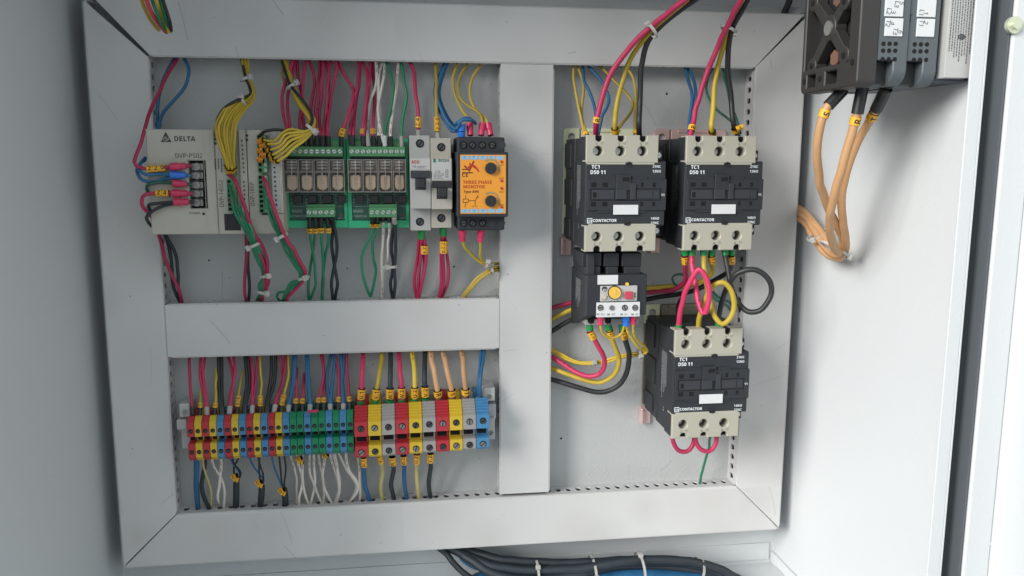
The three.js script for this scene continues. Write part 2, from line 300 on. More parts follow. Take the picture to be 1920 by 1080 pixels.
// ---------------------------------------------------------------- slotted trunking
const XO = 315, YO = 250.7, DW = 47.9, DZ = 22.7, XI = XO - DW, YI = YO - DW;
function slotWall(len, z = 19.5, slots = true, start = 6) {       // a wall of the trunking lying along +x, standing in z (as y)
  const s = poly([[0, 0], [len, 0], [len, z], [0, z]]);
  if (slots) for (let x = start; x < len - 3.5; x += 10) {
    const p = new THREE.Path(), a = 2.8, y0 = 6, y1 = 14; p.moveTo(x - a, y0); p.lineTo(x - a * 0.6, y1 - 1); p.lineTo(x, y1); p.lineTo(x + a, y1 - 1.4); p.lineTo(x + a, y0 + 1); p.lineTo(x + a * 0.3, y0 - 0.6); p.closePath(); s.holes.push(p);
  }
  return extr(s, 0, 1.4).rotateX(Math.PI / 2);                   // now x along, z up, thickness towards -y
}
function trunking(label, cover, walls) {         // each wall runs so that its outer face is on its left hand
  const t = thing('slotted_trunking', label, 'cable trunking', [cover[0][0], cover[0][1], 0], 'white slotted cable trunking');
  part('cover', extr(poly(cover), DZ - 2, DZ, 0.5), m.duct, t);
  const [wa, wb] = [walls[0], walls[1]], along1 = Math.abs(wa[2] - wa[0]) > Math.abs(wa[3] - wa[1]), fill = [];
  for (let i = 0; i < 14; i++) {                    // the wires lying inside
    const f = 0.14 + 0.72 * i / 13, z = [4.5, 12, 8.2][i % 3] + (i === 0 || i === 13 ? 3 : 0), mid = along1 ? wa[1] + (wb[1] - wa[1]) * f : wa[0] + (wb[0] - wa[0]) * f;
    const lo = (along1 ? Math.min(wa[0], wa[2]) : Math.min(wa[1], wa[3])) + 5, hi = (along1 ? Math.max(wa[0], wa[2]) : Math.max(wa[1], wa[3])) - 5;
    fill.push(along1 ? along(V(lo, mid, z), V(hi, mid, z), 3.1, 8) : along(V(mid, lo, z), V(mid, hi, z), 3.1, 8));
  }
  part('inner_wires', fill, m.black, t).userData.kind = 'stuff';
  for (const [x0, y0, x1, y1, slots] of walls) {
    const L = Math.hypot(x1 - x0, y1 - y0), a = Math.atan2(y1 - y0, x1 - x0);
    part('side_wall', slotWall(L, 19.5, slots).rotateZ(a).translate(x0, y0, 0), m.ductWall, t);
    part('cover_lip', box(3, L - 3, 0.05, 0.8, DZ - 5, DZ - 0.4, 0.3).rotateZ(a).translate(x0, y0, 0), m.duct, t);
  }
}
trunking('left upright white trunking beside the beige power supply', [[-XO, -YO + 1.5], [-XI, -YI + 0.8], [-XI, YI - 1], [-XO, YO - 4.5]], [[-XI, YI, -XI, -YI, 1], [-XO, -YO + 4, -XO, YO - 4, 0]]);
trunking('long top white trunking above all the devices', [[-XO + 5.5, YO], [-XI + 1.6, YI], [XI - 1, YI], [XO - 3.5, YO]], [[XI, YI, -XI, YI, 1], [-XO, YO, XO, YO, 0]]);
trunking('right upright white trunking beside the contactors', [[XO, YO - 0.5], [XI, YI + 0.5], [XI, -YI + 0.4], [XO, -YO + 0.8]], [[XI, -YI, XI, YI, 1], [XO, YO, XO, -YO, 0]]);
trunking('long bottom white trunking below the terminals', [[-XO, -YO], [XO, -YO], [XI, -YI], [-XI, -YI]], [[-XI, -YI, XI, -YI, 1], [XO, -YO, -XO, -YO, 0]]);
trunking('middle horizontal white trunking between devices and terminals', [[-XI + 1, -55.7], [29.2, -55.7], [29.2, -8.9], [-XI + 1, -8.9]], [[-XI + 1.5, -8.9, 29, -8.9, 1], [29, -55.7, -XI + 1.5, -55.7, 1]]);
trunking('central upright white trunking left of the contactors', [[30.1, -YI + 3.8], [77.5, -YI + 3.8], [77.5, YI - 1], [30.1, YI - 1]], [[30.1, -YI + 2, 30.1, YI - 2, 1], [77.5, YI - 2, 77.5, -YI + 2, 1]]);

// ---------------------------------------------------------------- rails
function rail(label, x0, x1, y) {
  const s = poly([[-17.5, 7.5], [-17.5, 6.3], [-13.5, 6.3], [-13.5, 0], [13.5, 0], [13.5, 6.3], [17.5, 6.3], [17.5, 7.5], [12.3, 7.5], [12.3, 1.2], [-12.3, 1.2], [-12.3, 7.5]]);
  const r = part('mounting_rail', extr(s, 0, x1 - x0).rotateY(Math.PI / 2).rotateX(Math.PI / 2).translate(x0, y, 0.1), m.dullSteel);
  tag(r, label, 'rail');
}
rail('steel rail behind the row of control modules', -262, 42, 99);
rail('steel rail behind the row of coloured terminals', -262, 28, -125);

// ---------------------------------------------------------------- beige power supply and controller modules
const O3 = (u, v, z) => [...A(u, v, z), z];
const QZ = (g, x, y, z) => g.translate(x, y, z);                       // a print lying on a face that looks to the front
const pz = (g, u, v, z) => { const [x, y] = A(u, v, z); return g.translate(x, y, z); };
{
  const t = thing('power_supply', 'beige power supply with five screw terminals, leftmost module on the rail', 'power supply', [-236, 99, 0]);
  const zf = 60, x0 = -262.4, x1 = -209.6, y0 = 56.2, y1 = 141.2;
  const [ra, rb] = [A(354, 345, zf), A(387, 345, zf)], rt = A(370, 301, zf)[1], rbm = A(370, 391, zf)[1];
  const s = poly([[x0, y0], [x1, y0], [x1, y1], [x0, y1]]); s.holes.push(rectHole(ra[0], rb[0], rbm, rt));
  part('housing', [extr(s, 44, zf, 0.7), box(x0, x1, y0, y1, 7.6, 44, 0.5), box(x1 - 9, x1 - 8.6, y0 + 1, y1 - 1, zf - 0.2, zf + 0.12, 0.1)], m.beige, t);
  const tb = part('terminal_strip', box(ra[0] + 0.5, rb[0] - 0.5, rbm + 0.5, rt - 0.5, 44.2, 50, 0.3), m.black, t);
  [313, 329, 347, 363, 380].forEach((v, i) => {
    const [x, y] = A(369, v, 56);
    part('clamp_screw', [...screw(x, y, 56.4, 2.7, 0.5 + i * 0.7), cyl(x, y, 54.5, 55.3, 3.3)], m.dullSteel, tb); part('clamp_plate', box(x - 4.8, x + 4.8, y - 2.9, y + 2.9, 50, 54.6, 0.4), m.dullSteel, tb);
    if (i < 4) { const yb = (A(369, v, 56)[1] + A(369, [313, 329, 347, 363, 380][i + 1], 56)[1]) / 2; part('barrier', box(ra[0] + 0.8, rb[0] - 0.8, yb - 0.45, yb + 0.45, 50, 58.5, 0.2), m.black, tb); }
  });
  const e = zf + 0.15, q = [];
  q.push(pz(quad('logo', 29, 10, 12, (c) => {
    c.fillStyle = '#34322f'; c.beginPath(); c.moveTo(0.2, 8.6); c.lineTo(4.3, 0.4); c.lineTo(8.6, 8.6); c.closePath(); c.fill();
    c.strokeStyle = '#948d80'; c.lineWidth = 0.75; c.beginPath(); c.ellipse(4.4, 6.1, 2.3, 1.5, -0.5, 0, 5.2); c.stroke(); c.beginPath(); c.arc(4.6, 5.9, 0.7, 0, 6.3); c.stroke();
    txt(c, 'DELTA', 18.6, 6.4, 5.6, '#34322f', 'center', 'sans-serif', 'bold');
  }), 336, 258, e));
  q.push(pz(textQuad('DVP-PS02', 5, '#3b3834', '', 24), 354, 291, e));
  q.push(pz(textQuad('POWER', 2.6, '#3b3834'), 365, 400.5, e));
  part('lettering', q, m.print, t, true);
  const [lx, ly] = A(382, 401, zf); part('indicator_lamp', cyl(lx, ly, zf - 1, zf + 0.5, 1.1), m.black, t);
}
function plcModule(label, x0, x1, body) {
  const t = thing('controller_module', label, 'controller', [(x0 + x1) / 2, 99, 0], 'narrow beige controller modules on the rail');
  part('housing', [box(x0 + 0.2, x1 - 0.2, 56.2, 141.2, 7.6, 56, 0.5), box(x0 + 0.2, x0 + 12, 56.2, 141.2, 55, 60, 0.7), box(x1 - 6, x1 - 0.2, 73, 141.2, 55, 59.4, 0.6), box(x0 + 11.5, x1 - 0.2, 56.2, 72.6, 55, 60, 0.7)], m.beige, t);
  body(t);
}
function plug(t, x0, x1, y0, y1, n, nums) {         // pluggable terminal connector: green body, pale marked edge, a row of wire mouths and screws
  const p = part('terminal_connector', box(x0, x1, y0, y1, 55.5, 63, 0.5), m.greenTerm, t), k = (y1 - y0) / n;
  const mouths = [], keys = [];
  for (let i = 0; i < n; i++) { const y = y1 - (i + 0.5) * k; mouths.push(box(x0 + 0.7, x0 + 3.2, y - k * 0.32, y + k * 0.32, 62.4, 63.25, 0.1)); keys.push(box(x1 - 2.6, x1 - 0.8, y - k * 0.3, y + k * 0.3, 62.4, 63.3, 0.2)); }
  part('wire_entry', mouths, m.hollow, p); part('release_key', keys, nums ? m.lightGrey : m.greenTerm, p);
}
plcModule('narrow beige controller with fan of yellow wires and black data port', -209.4, -184.4, (t) => {
  const c = (u, v, z = 60) => A(u, v, z);
  plug(t, c(424, 300)[0], c(441, 300)[0], c(430, 330)[1], c(430, 250)[1], 8); plug(t, c(427, 360)[0], c(444, 360)[0], c(430, 396)[1], c(430, 336)[1], 7);
  part('data_port', [...[0, 1].map((i) => box(c(421 + i * 24, 416)[0], c(427 + i * 24, 416)[0], c(430, 432)[1], c(430, 401)[1], 58, 60.6, 0.3)), box(c(427, 416)[0], c(445, 416)[0], c(430, 432)[1], c(430, 427)[1], 58, 60.6, 0.3), box(c(427, 416)[0], c(445, 416)[0], c(430, 405)[1], c(430, 401)[1], 58, 60.6, 0.3), box(c(421, 416)[0], c(451, 416)[0], c(430, 432)[1], c(430, 401)[1], 57, 60.15, 0.2), cyl(...c(436, 416), 59.5, 60.5, 3.2)], m.black, t);
  const dots = []; for (let i = 0; i < 8; i++) dots.push(cyl(...c(453 + (i > 0) * 0.5 + i * 0.5, 264 + i * 8.4), 59, 59.7, 0.75, 8)); for (let i = 0; i < 5; i++) dots.push(cyl(...c(457 + i * 0.4, 341 + i * 8), 59, 59.7, 0.75, 8)); for (const v of [253, 261, 269]) dots.push(cyl(...c(404, v), 59.4, 60.3, 1.1, 8));
  part('status_lamp', dots, m.black, t);
  part('lettering', [pz(textQuad('DVP-14SS2', 4.6, '#3b3834', '', 27).rotateZ(Math.PI / 2), 415, 363, 60.15), pz(greek('plcside', 7, 12, '#57524b', 3, true), 410, 311, 60.15)], m.print, t, true);
});
plcModule('beige input module with orange sleeved wires, left of green relay boards', -184.2, -156.6, (t) => {
  const c = (u, v, z = 60) => A(u, v, z);
  plug(t, c(484, 300)[0], c(502, 300)[0], c(490, 324)[1], c(490, 253)[1], 7, 1); plug(t, c(486, 360)[0], c(504, 360)[0], c(490, 399)[1], c(490, 328)[1], 8, 1);
  part('label_strip', box(c(509, 320)[0], c(523, 320)[0], c(515, 393)[1], c(515, 246)[1], 58, 60.2, 0.4), m.lightGrey, t);
  const dots = []; for (let i = 0; i < 15; i++) dots.push(cyl(...c(512 + i * 0.45, 262 + i * 8.7), 59.8, 60.7, 0.8, 8)); for (const v of [254, 262]) dots.push(cyl(...c(463, v), 59.4, 60.3, 1.1, 8));
  part('status_lamp', dots, m.black, t);
  part('lettering', [pz(textQuad('DVP-16SP', 4.6, '#3b3834', '', 25).rotateZ(Math.PI / 2), 473, 364, 60.15)], m.print, t, true);
  part('latch', box(c(491, 401)[0], c(505, 401)[0], c(490, 403)[1], c(490, 399.5)[1], 59, 60.5, 0.2), m.black, t);
});

// ---------------------------------------------------------------- relay boards
function relayBoard(label, uL, uR, scr, rel, leds, bt, texts) {
  const zP = 30, c = A, um = (uL + uR) / 2, X0 = c(uL, 340, 32)[0], X1 = c(uR, 340, 32)[0], Y0 = c(um, 427, 32)[1], Y1 = c(um, 260, 32)[1];
  const t = thing('relay_board', label, 'relay board', [(X0 + X1) / 2, 99, 0], 'green relay boards with four relays each');
  part('carrier', [box(X0, X1, Y0, Y1, 16, 26, 0.5), box(X0, X1, Y0, Y0 + 6.5, 16, 33, 0.6), box(X0, X1, Y1 - 4.5, Y1, 16, 32, 0.6), box(X0, X0 + 3.6, Y0, Y1, 16, 32.5, 0.5), box(X1 - 3, X1, Y0, Y1, 16, 32.5, 0.5), box(X0 + 14, X1 - 14, Y0 + 10, Y1 - 10, 7.6, 16.2, 0.5)], m.greenTray, t);
  part('circuit_board', box(X0 + 3.7, X1 - 3.1, Y0 + 6.6, Y1 - 4.6, 27.5, zP, 0.2), m.pcb, t);
  const zt = 44;
  for (const [us, vs, gap, vc, n, up] of [[scr, 284, 16, 284, 10, 1], [bt, 398, 18, 398, 5, -1]]) {
    const x0 = c(us[0] - 5.4, vc, zt)[0], x1 = c(us[us.length - 1] + 5.4, vc, zt)[0], ya = c(um, vc + 9.5, zt)[1], yb = c(um, vc - 9, zt)[1];
    const b = part('terminal_block', [box(x0, x1, ya, yb, zP, zt, 0.5), up > 0 ? box(x0, x1, yb - 0.2, yb + 5, zP, 37, 0.4) : box(x0, x1, yb - 0.2, yb + 2.4, zP, 40, 0.4)], m.greenTerm, t);
    for (const u of us) { const [x, y] = c(u, vc, zt); part('terminal_screw', screw(x, y, zt + 0.4, 1.75, (u * 1.7) % 3), m.steel, b); }
    if (up > 0) for (let i = 1; i < us.length; i++) { const x = c((us[i - 1] + us[i]) / 2, 273, 40)[0]; part('partition', box(x - 0.4, x + 0.4, yb + 4.9, yb + 8.2, zP, 35, 0.2), m.greenTray, b); }
  }
  for (let i = 0; i < 4; i++) {
    const z1 = 53, x0 = c(rel[i] + 0.8, 330, z1)[0], x1 = c(rel[i + 1] - 0.8, 330, z1)[0], ya = c(um, 360.5, z1)[1], yb = c(um, 299, z1)[1], xc = (x0 + x1) / 2, ym = yb - (yb - ya) * 0.38;
    const r = part('relay', [box(x0, x1, ya, yb, zP, 36, 0.3), box(x0 + 0.8, x1 - 0.8, ym, yb - 1, 36, 41, 0.3)], m.relayIn, t);
    const yc = ya + (ym - ya) * 0.47, hh = (ym - ya) * 0.36, hw = (x1 - x0) * 0.36, k = hw * 0.5;
    part('coil', [extr(poly([[-hw, -hh + k], [-hw + k, -hh], [hw - k, -hh], [hw, -hh + k], [hw, hh - k * 0.6], [hw - k * 0.6, hh], [-hw + k * 0.6, hh], [-hw, hh - k * 0.6]]), 36, 47, 0.7).translate(xc, yc, 0), box(xc - 1, xc + 1, yc - hh * 0.15, yc + hh * 0.62, 46.8, 47.6, 0.3)], m.coil, r);
    const arms = [];
    for (const f of [0.3, 0.55, 0.78]) arms.push(box(xc - hw * 0.85, xc + hw * (0.6 + 0.25 * ((i + f * 10) % 2)), ym + (yb - ym) * f - 0.35, ym + (yb - ym) * f + 0.35, 44, 45.4, 0.2), box(xc - 0.8, xc + 1, ym + (yb - ym) * f - 0.8, ym + (yb - ym) * f + 0.8, 44, 46.4, 0.3));
    arms.push(box(xc - 0.35, xc + 0.35, ym + 0.5, yb - 0.8, 41, 44.6, 0.2), box(xc - 0.4, xc + 0.4, ya + 0.8, yc - hh * 0.9, 40, 44, 0.2), box(xc - 0.3, xc + 0.3, yc + hh * 0.6, ym, 44, 47.4, 0.2));
    part('contact', arms, m.ferWht, r);
    part('cover_edge', [box(x0, x1, yb - 0.5, yb, z1 - 1, z1 + 0.3, 0.2), box(x0, x1, ya, ya + 0.5, z1 - 1, z1 + 0.3, 0.2), box(x0, x0 + 0.45, ya, yb, z1 - 1, z1 + 0.3, 0.2), box(x1 - 0.45, x1, ya, yb, z1 - 1, z1 + 0.3, 0.2), box(x0, x1, ym - 0.25, ym + 0.25, z1 - 0.6, z1 + 0.4, 0.1)], m.coverEdge, r);
    part('clear_cover', [box(x0, x1, ya, yb, 36, z1, 0.9)], m.clear, r);
  }
  leds.forEach((u) => part('diode', pbox(u - 8.4, 366, u + 8.4, 381, 37, zP, 0.5), m.black, t));
  const q = [];
  leds.forEach((u) => { const [x, y] = c(u + 2, 376, zP); q.push(quad('ledbox', 13, 11, 9, (k) => { k.strokeStyle = 'rgba(190,200,190,0.75)'; k.lineWidth = 0.35; k.strokeRect(0.4, 0.4, 12.2, 10.2); k.fillStyle = 'rgba(190,200,190,0.8)'; k.fillRect(0.6, 4.6, 1.8, 0.5); k.fillRect(0.6, 6.8, 2.2, 0.5); }).translate(x, y, zP + 0.15)); });
  q.push(pz(textQuad('RAAD', 3.6, '#b9c2bb', '', 12), texts[0], 396, zP + 0.15), pz(textQuad('AUTOMATION', 2.35, '#b9c2bb', '', 16), texts[1], 406, zP + 0.15), pz(textQuad('RED', 2.6, '#c0583f'), texts[2], 404, zP + 0.15), pz(greek('tiny', 6, 1.4, '#b9c2bb', 1), texts[2], 409, zP + 0.15));
  part('lettering', q, m.print, t, true);
}
const seq = (a, d, n) => Array.from({ length: n }, (_, i) => a + d * i);
relayBoard('left green relay board, partly behind the yellow wires', 533, 650.4, seq(541.5, 10.65, 10), [531, 559, 588, 617, 646.6], [557.5, 585, 613.5, 641], seq(579.5, 10.8, 5), [557, 559, 641]);
relayBoard('right green relay board, beside the miniature circuit breakers', 651, 766.5, seq(659.5, 10.55, 10), [651.7, 680, 708.7, 736, 762], [673.5, 701, 728, 754.5], seq(697, 10.5, 5), [671, 672.5, 757]);

// ---------------------------------------------------------------- miniature circuit breakers
function breaker(label, u0, u1, v, mat, o) {         // v: top, upper step, toggle top, toggle bottom, lower step, bottom
  const zf = 62, zs = 50, um = (u0 + u1) / 2, x0 = A(u0, 340, zf)[0] + 0.2, x1 = A(u1, 340, zf)[0] - 0.2, Y = v.map((q, i) => A(um, q, i === 0 || i === 5 ? zs : zf)[1]), xc = (x0 + x1) / 2;
  const t = thing('circuit_breaker', label, 'circuit breaker', [xc, 99, 0]);
  const s = poly([[7.6, Y[0]], [zs, Y[0]], [zs, Y[1]], [zf, Y[1]], [zf, Y[4]], [zs, Y[4]], [zs, Y[5]], [7.6, Y[5]]].map(([z, y]) => [-z, y]));
  part('housing', [extr(s, 0, x1 - x0, 0.5).rotateY(Math.PI / 2).translate(x0, 0, 0)], mat, t);
  part('label_field', box(x0 + 0.5, x1 - 0.5, Y[2] + 0.6, Y[1] - 0.8, zf - 1, zf + 0.3, 0.3), m.lightGrey, t);
  const sw = part('switch_recess', [box(x0 + 0.4, x1 - 0.4, Y[3] + (Y[2] - Y[3]) * 0.62, Y[2], zf - 1, zf + 1.6, 0.5), box(xc - 4.6, xc + 4.6, Y[3], Y[2], zf - 1, zf + 0.5, 0.4)], o.recess, t);
  part('toggle', box(xc - 3.6, xc + 3.6, Y[3] + 2, Y[3] + 9.5, zf, zf + 8, 0.9).rotateX(0), m.black, sw);
  for (const [vv, zz] of [[v[6], zs], [v[7], zs]]) {
    const [x, y] = A(um - 1, vv, zz + 1);
    part('screw_hole', cyl(x, y, zs - 0.5, zs + 0.25, 3.6), m.hollow, t);
    part('clamp_screw', screw(x + 0.3, y, zs + 0.5, 2.5, 0.9), m.deep, t);
  }
  part('lettering', o.print(um, zf + 0.45), m.print, t, true);
}
breaker('left light grey circuit breaker with pinkish red maker lettering', 768.5, 808.5, [254, 296, 320, 356, 391, 432, 269, 416], M(0.36, 0.36, 0.345, 0.5), { recess: m.charHi, print: (u, z) => [pz(textQuad('AEG', 3.6, '#b5232a', 'bold', 8), 779, 304, z), pz(textQuad('C4', 2.6, '#3a3a3a'), 777, 313, z), pz(greek('mcb', 9, 2.4, '#6a6a66', 2), 792, 313.5, z)] });
breaker('right cream circuit breaker with deep black toggle, beside orange monitor', 808.5, 848.5, [259, 297, 339, 373, 392, 427, 276, 409], M(0.4, 0.375, 0.32, 0.5), { recess: m.black, print: (u, z) => [pz(quad('bosh', 15, 3.4, 12, (c) => { c.fillStyle = '#31685a'; c.fillRect(0, 0.2, 2.2, 3); txt(c, 'BOSH', 8.8, 1.8, 3.5, '#2d5f55', 'center', 'sans-serif', 'bold'); }), 829, 301, z), pz(textQuad('C10', 2.6, '#3a3a3a'), 821, 323, z), pz(greek('mcb2', 9, 5, '#6a6a66', 4), 823, 330, z), pz(greek('mcb3', 3, 8, '#55554f', 2, true), 838, 326, z)] });

// ---------------------------------------------------------------- orange phase monitor
{
  const zf = 68, zs = 56, c = A, x0 = c(856, 345, zf)[0], x1 = c(953, 345, zf)[0], Y0 = c(905, 432, zs)[1], Y1 = c(905, 257, zs)[1], ya = c(905, 404, zf)[1], yb = c(905, 288, zf)[1];
  const t = thing('phase_monitor', 'black three phase monitor relay with orange front panel', 'phase monitor', [(x0 + x1) / 2, 99, 0]);
  part('housing', [box(x0 + 1.5, x1 - 1.5, Y0, Y1, 7.6, zs, 1.6), box(x0, x1, ya - 1.5, yb + 1.5, 7.6, zf, 1.4)], m.char, t);
  const fx0 = c(863, 345, zf)[0], fx1 = c(949, 345, zf)[0], fy0 = c(905, 401, zf)[1], fy1 = c(905, 290, zf)[1], W = fx1 - fx0, H = fy1 - fy0;
  part('front_panel', box(fx0, fx1, fy0, fy1, zf - 1, zf + 0.4, 0.8), m.orangeFace, t);
  const at = (u, v) => c(u, v, zf);
  part('panel_print', quad('panel', W, H, 14, (k) => {
    k.fillStyle = '#8fb6cf'; for (const y of [1.0, H - 4.2]) for (let i = 0; i < 5; i++) { const w5 = (W - 2) / 5; k.fillStyle = '#86adc6'; k.fillRect(1 + i * w5, y, w5 - 0.9, 3.2); txt(k, i < 4 ? (y < 5 ? ['N', 'R', 'S', 'T'][i] : ['15', '16', '18', ''][i]) : '', 1 + i * w5 + w5 * 0.4, y + 1.7, 2.6, '#4a5a66'); }
    const P = (u, v) => [(u - 863) / 86 * W, (v - 290) / 111 * H];
    let [x, y] = P(882, 313); k.lineWidth = 1.3; k.strokeStyle = '#7c2b12'; k.beginPath(); k.moveTo(x - 5, y - 1); k.lineTo(x - 1, y + 3); k.lineTo(x + 3, y - 5); k.stroke(); k.strokeStyle = '#b3261c'; k.beginPath(); k.moveTo(x - 3, y + 2.5); k.quadraticCurveTo(x + 2, y - 6, x + 7, y + 4); k.moveTo(x - 1, y - 3); k.lineTo(x + 5, y + 1.4); k.stroke(); k.fillStyle = '#3a2a12'; k.fillRect(x - 7, y + 4.4, 9, 0.9); k.fillRect(x - 7, y + 1.6, 4, 0.9);
    txt(k, 'CE', ...P(872, 328), 4.6, '#4c3210', 'center', 'sans-serif', 'bold');
    txt(k, 'THREE PHASE', ...P(868, 341), 3.9, '#b5381a', 'left', 'sans-serif', 'bold'); txt(k, 'MONITOR', ...P(868, 349.5), 3.9, '#b5381a', 'left', 'sans-serif', 'bold'); txt(k, 'Type A9N', ...P(869, 358), 2.9, '#5a2c10', 'left', 'sans-serif', 'bold');
    k.strokeStyle = '#4a2c10'; k.lineWidth = 0.45; [x, y] = P(873, 376); k.strokeRect(x - 2.2, y - 1.4, 4.4, 2.8); k.beginPath(); k.moveTo(x, y - 4.5); k.lineTo(x, y - 1.4); k.moveTo(x, y + 1.4); k.lineTo(x, y + 4.5); k.moveTo(x + 2.2, y); k.lineTo(x + 8, y); k.lineTo(x + 10, y - 4); k.moveTo(x + 8, y + 4); k.lineTo(x + 8, y); k.moveTo(x + 10.4, y - 5); k.lineTo(x + 10.4, y - 2); k.stroke();
    txt(k, 'A1', ...P(872, 386), 1.9, '#4a2c10'); txt(k, '16 18', ...P(889, 386), 1.9, '#4a2c10');
    k.strokeStyle = '#9c8a60'; k.lineWidth = 1.6; for (const [u, v] of [[920, 315], [920, 377]]) { const [a, b] = P(u, v); k.beginPath(); k.arc(a, b, 7.2, -2.2, 0.4); k.stroke(); }
    for (const [s, v] of [['OUT', 309], ['REST', 333.5], ['VOLT', 359], ['WATT', 383.5]]) txt(k, s, ...P(940.5, v), 1.9, '#5a3a14');
  }).translate((fx0 + fx1) / 2, (fy0 + fy1) / 2, zf + 0.55), m.print, t, true);
  for (const [u, v] of [[920, 315.5], [920, 377]]) { const [x, y] = at(u, v); const k = part('adjusting_knob', [cyl(x, y, zf, zf + 3.6, 4.7, 24, 5)], m.char, t); part('knob_slot', [box(x - 3, x + 3, y - 0.7, y + 0.7, zf + 3.5, zf + 4.2, 0.2).rotateZ(0), cyl(x, y, zf + 3.4, zf + 3.9, 3.3)], m.black, k); }
  for (const [u, v] of [[940.5, 303.5], [940.5, 339], [940.5, 353], [940.5, 388]]) part('indicator_lamp', cyl(...at(u, v), zf, zf + 1, 1.15, 12), m.tRed, t);
  for (const [v, us] of [[272, [869.5, 886, 904, 923, 941]], [418.5, [869.5, 886.5, 904.5, 922.5, 940]]]) us.forEach((u, i) => {
    const [x, y] = c(u, v, zs); part('screw_hole', cyl(x, y, zs - 1, zs + 0.25, 3.3), i < (v < 300 ? 4 : 3) ? m.hollow : m.charHi, t);
    if (i < (v < 300 ? 4 : 3)) part('clamp_screw', screw(x, y, zs + 0.5, 2.1, i), m.deep, t);
  });
}

// ---------------------------------------------------------------- coloured terminals
const TN = { tRed: 'red', tYel: 'yellow', tBlu: 'blue', tGrn: 'green', tGry: 'grey' };
{
  const x0 = -247.6, pitch = (-104.6 + 247.6) / 23, z = 45, yt = -102.5, yb = -142.2;
  const kinds = ['tRed', 'tYel', 'tRed', 'tYel', 'tBlu', 'tRed', 'tYel', 'tBlu', 'tRed', 'tYel', 'tBlu', 'tRed', 'tYel', 'tBlu', 'tGrn', 'tGrn', 'tBlu', 'tGrn', 'tGrn', 'tBlu', 'tGrn', 'tBlu', 'tGrn'];
  const prof = [[7.6, yt - 1], [20, yt - 1], [20, yt - 7], [37.5, yt - 7], [37.5, yt + 0.4], [40, yt], [z - 0.6, yt - 3.5], [z, yt - 4], [z, yt - 16.6], [37, yt - 17.2], [37, yt - 22.2], [z - 1, yt - 22.8], [z, yt - 23.6], [z, yb + 4], [z - 2, yb + 2.5], [40, yb], [26, yb - 1], [7.6, yb - 1]].map(([a, b]) => [-a, b]);
  const body = extr(poly(prof), 0, pitch - 0.35, 0.25).rotateY(Math.PI / 2);
  const nth = {};
  kinds.forEach((k, i) => {
    const n = TN[k], j = (nth[n] = (nth[n] ?? -1) + 1);
    const t = thing('terminal_block', `${ORD[j]} small ${n} terminal from the left end of the long row`, 'terminal', [x0 + i * pitch, yb, 0], `small ${n} terminals in the row`);
    const dz = rnd() * 0.5, X = x0 + i * pitch, xc = X + pitch / 2 - 0.2;
    const dy = -3.2 + i / 22, b = part('body', body.clone().translate(X, dy, dz), m[k], t);
    for (const y of [yt - 11.5 + dy, yt - 30.5 + dy]) { part('screw_hole', cyl(xc, y, z - 0.6 + dz, z + 0.18 + dz, 1.95, 16), m.hollow, b); part('terminal_screw', screw(xc + 0.15, y - 0.1, z + 0.3 + dz, 1.25, rnd() * 3), m.deep, b); }
    part('bridge_slot', box(X + 0.9, X + pitch - 1.5, yt - 21.9 + dy, yt - 17.5 + dy, 36, 37.4, 0), m.hollow, b);
  });
  const zb = 55, bx0 = -103.8, bp = (16.6 - bx0) / 10, Yt = -98, Yb = -141.5;
  const bk = ['tRed', 'tYel', 'tGry', 'tRed', 'tYel', 'tGry', 'tRed', 'tYel', 'tGry', 'tBlu'], nb = {};
  const pb = [[7.6, Yt + 2], [24, Yt + 2], [24, Yt - 3], [39, Yt - 3], [39, Yt + 0.6]]; for (let i = 0; i < 5; i++) { const a = 42 + i * 2.2, y = Yt - i * 2.1; pb.push([a, y + 0.6], [a + 1.3, y - 0.2], [a + 0.9, y - 1.2]); }
  pb.push([zb, Yt - 10.6], [zb, Yt - 23.6], [44, Yt - 24.4], [44, Yt - 32], [zb - 1, Yt - 32.6], [zb, Yt - 33.4], [zb, Yb + 2], [zb - 2, Yb], [30, Yb - 3], [7.6, Yb - 3]);
  const bb = extr(poly(pb.map(([a, b]) => [-a, b])), 0, bp - 0.4, 0.35).rotateY(Math.PI / 2);
  bk.forEach((k, i) => {
    const n = TN[k], j = (nb[n] = (nb[n] ?? -1) + 1), X = bx0 + i * bp, xc = X + bp / 2 - 0.2;
    const t = thing('terminal_block', n === 'blue' ? 'large blue terminal at the right end of the row' : `${ORD[j]} large ${n} terminal from the left in right half`, 'terminal', [X, Yb, 0], n === 'blue' ? undefined : `large ${n} terminals in the row`);
    const dy = -3.2 * (1 - i / 9), b = part('body', bb.clone().translate(X, dy, 0), m[k], t);
    for (const y of [Yt - 16.5 + dy, Yt - 38.2 + dy]) { part('screw_hole', cyl(xc, y, zb - 0.6, zb + 0.2, 3.0, 18), m.hollow, b); part('terminal_screw', screw(xc, y - 0.2, zb + 0.5, 2.4, 0.5 + rnd()), rnd() > 0.4 ? m.deep : m.dullSteel, b); }
    part('bridge_slot', box(X + 1.2, X + bp - 2.2, Yt - 31.6 + dy, Yt - 24.8 + dy, 43, 44.3, 0), m.hollow, b);
  });
  const e1 = thing('end_clamp', 'light grey end clamp at the left end of the terminal row', 'end clamp', [-256, -125, 0], 'grey end clamps of the terminal row');
  part('body', [pbox(336, 757, 356, 782, 30, 7.6, 0.8), pbox(331, 787, 350, 806, 30, 7.6, 0.8), box(-258, -249, -140, -108, 7.6, 24, 0.8)], m.lightGrey, e1);
  part('clamp_screw', screw(...A(346, 773, 30.6), 30.6, 2.2, 1), m.dullSteel, e1);
  const e2 = thing('end_clamp', 'light grey end clamp right of the large blue terminal', 'end clamp', [22, -125, 0], 'grey end clamps of the terminal row');
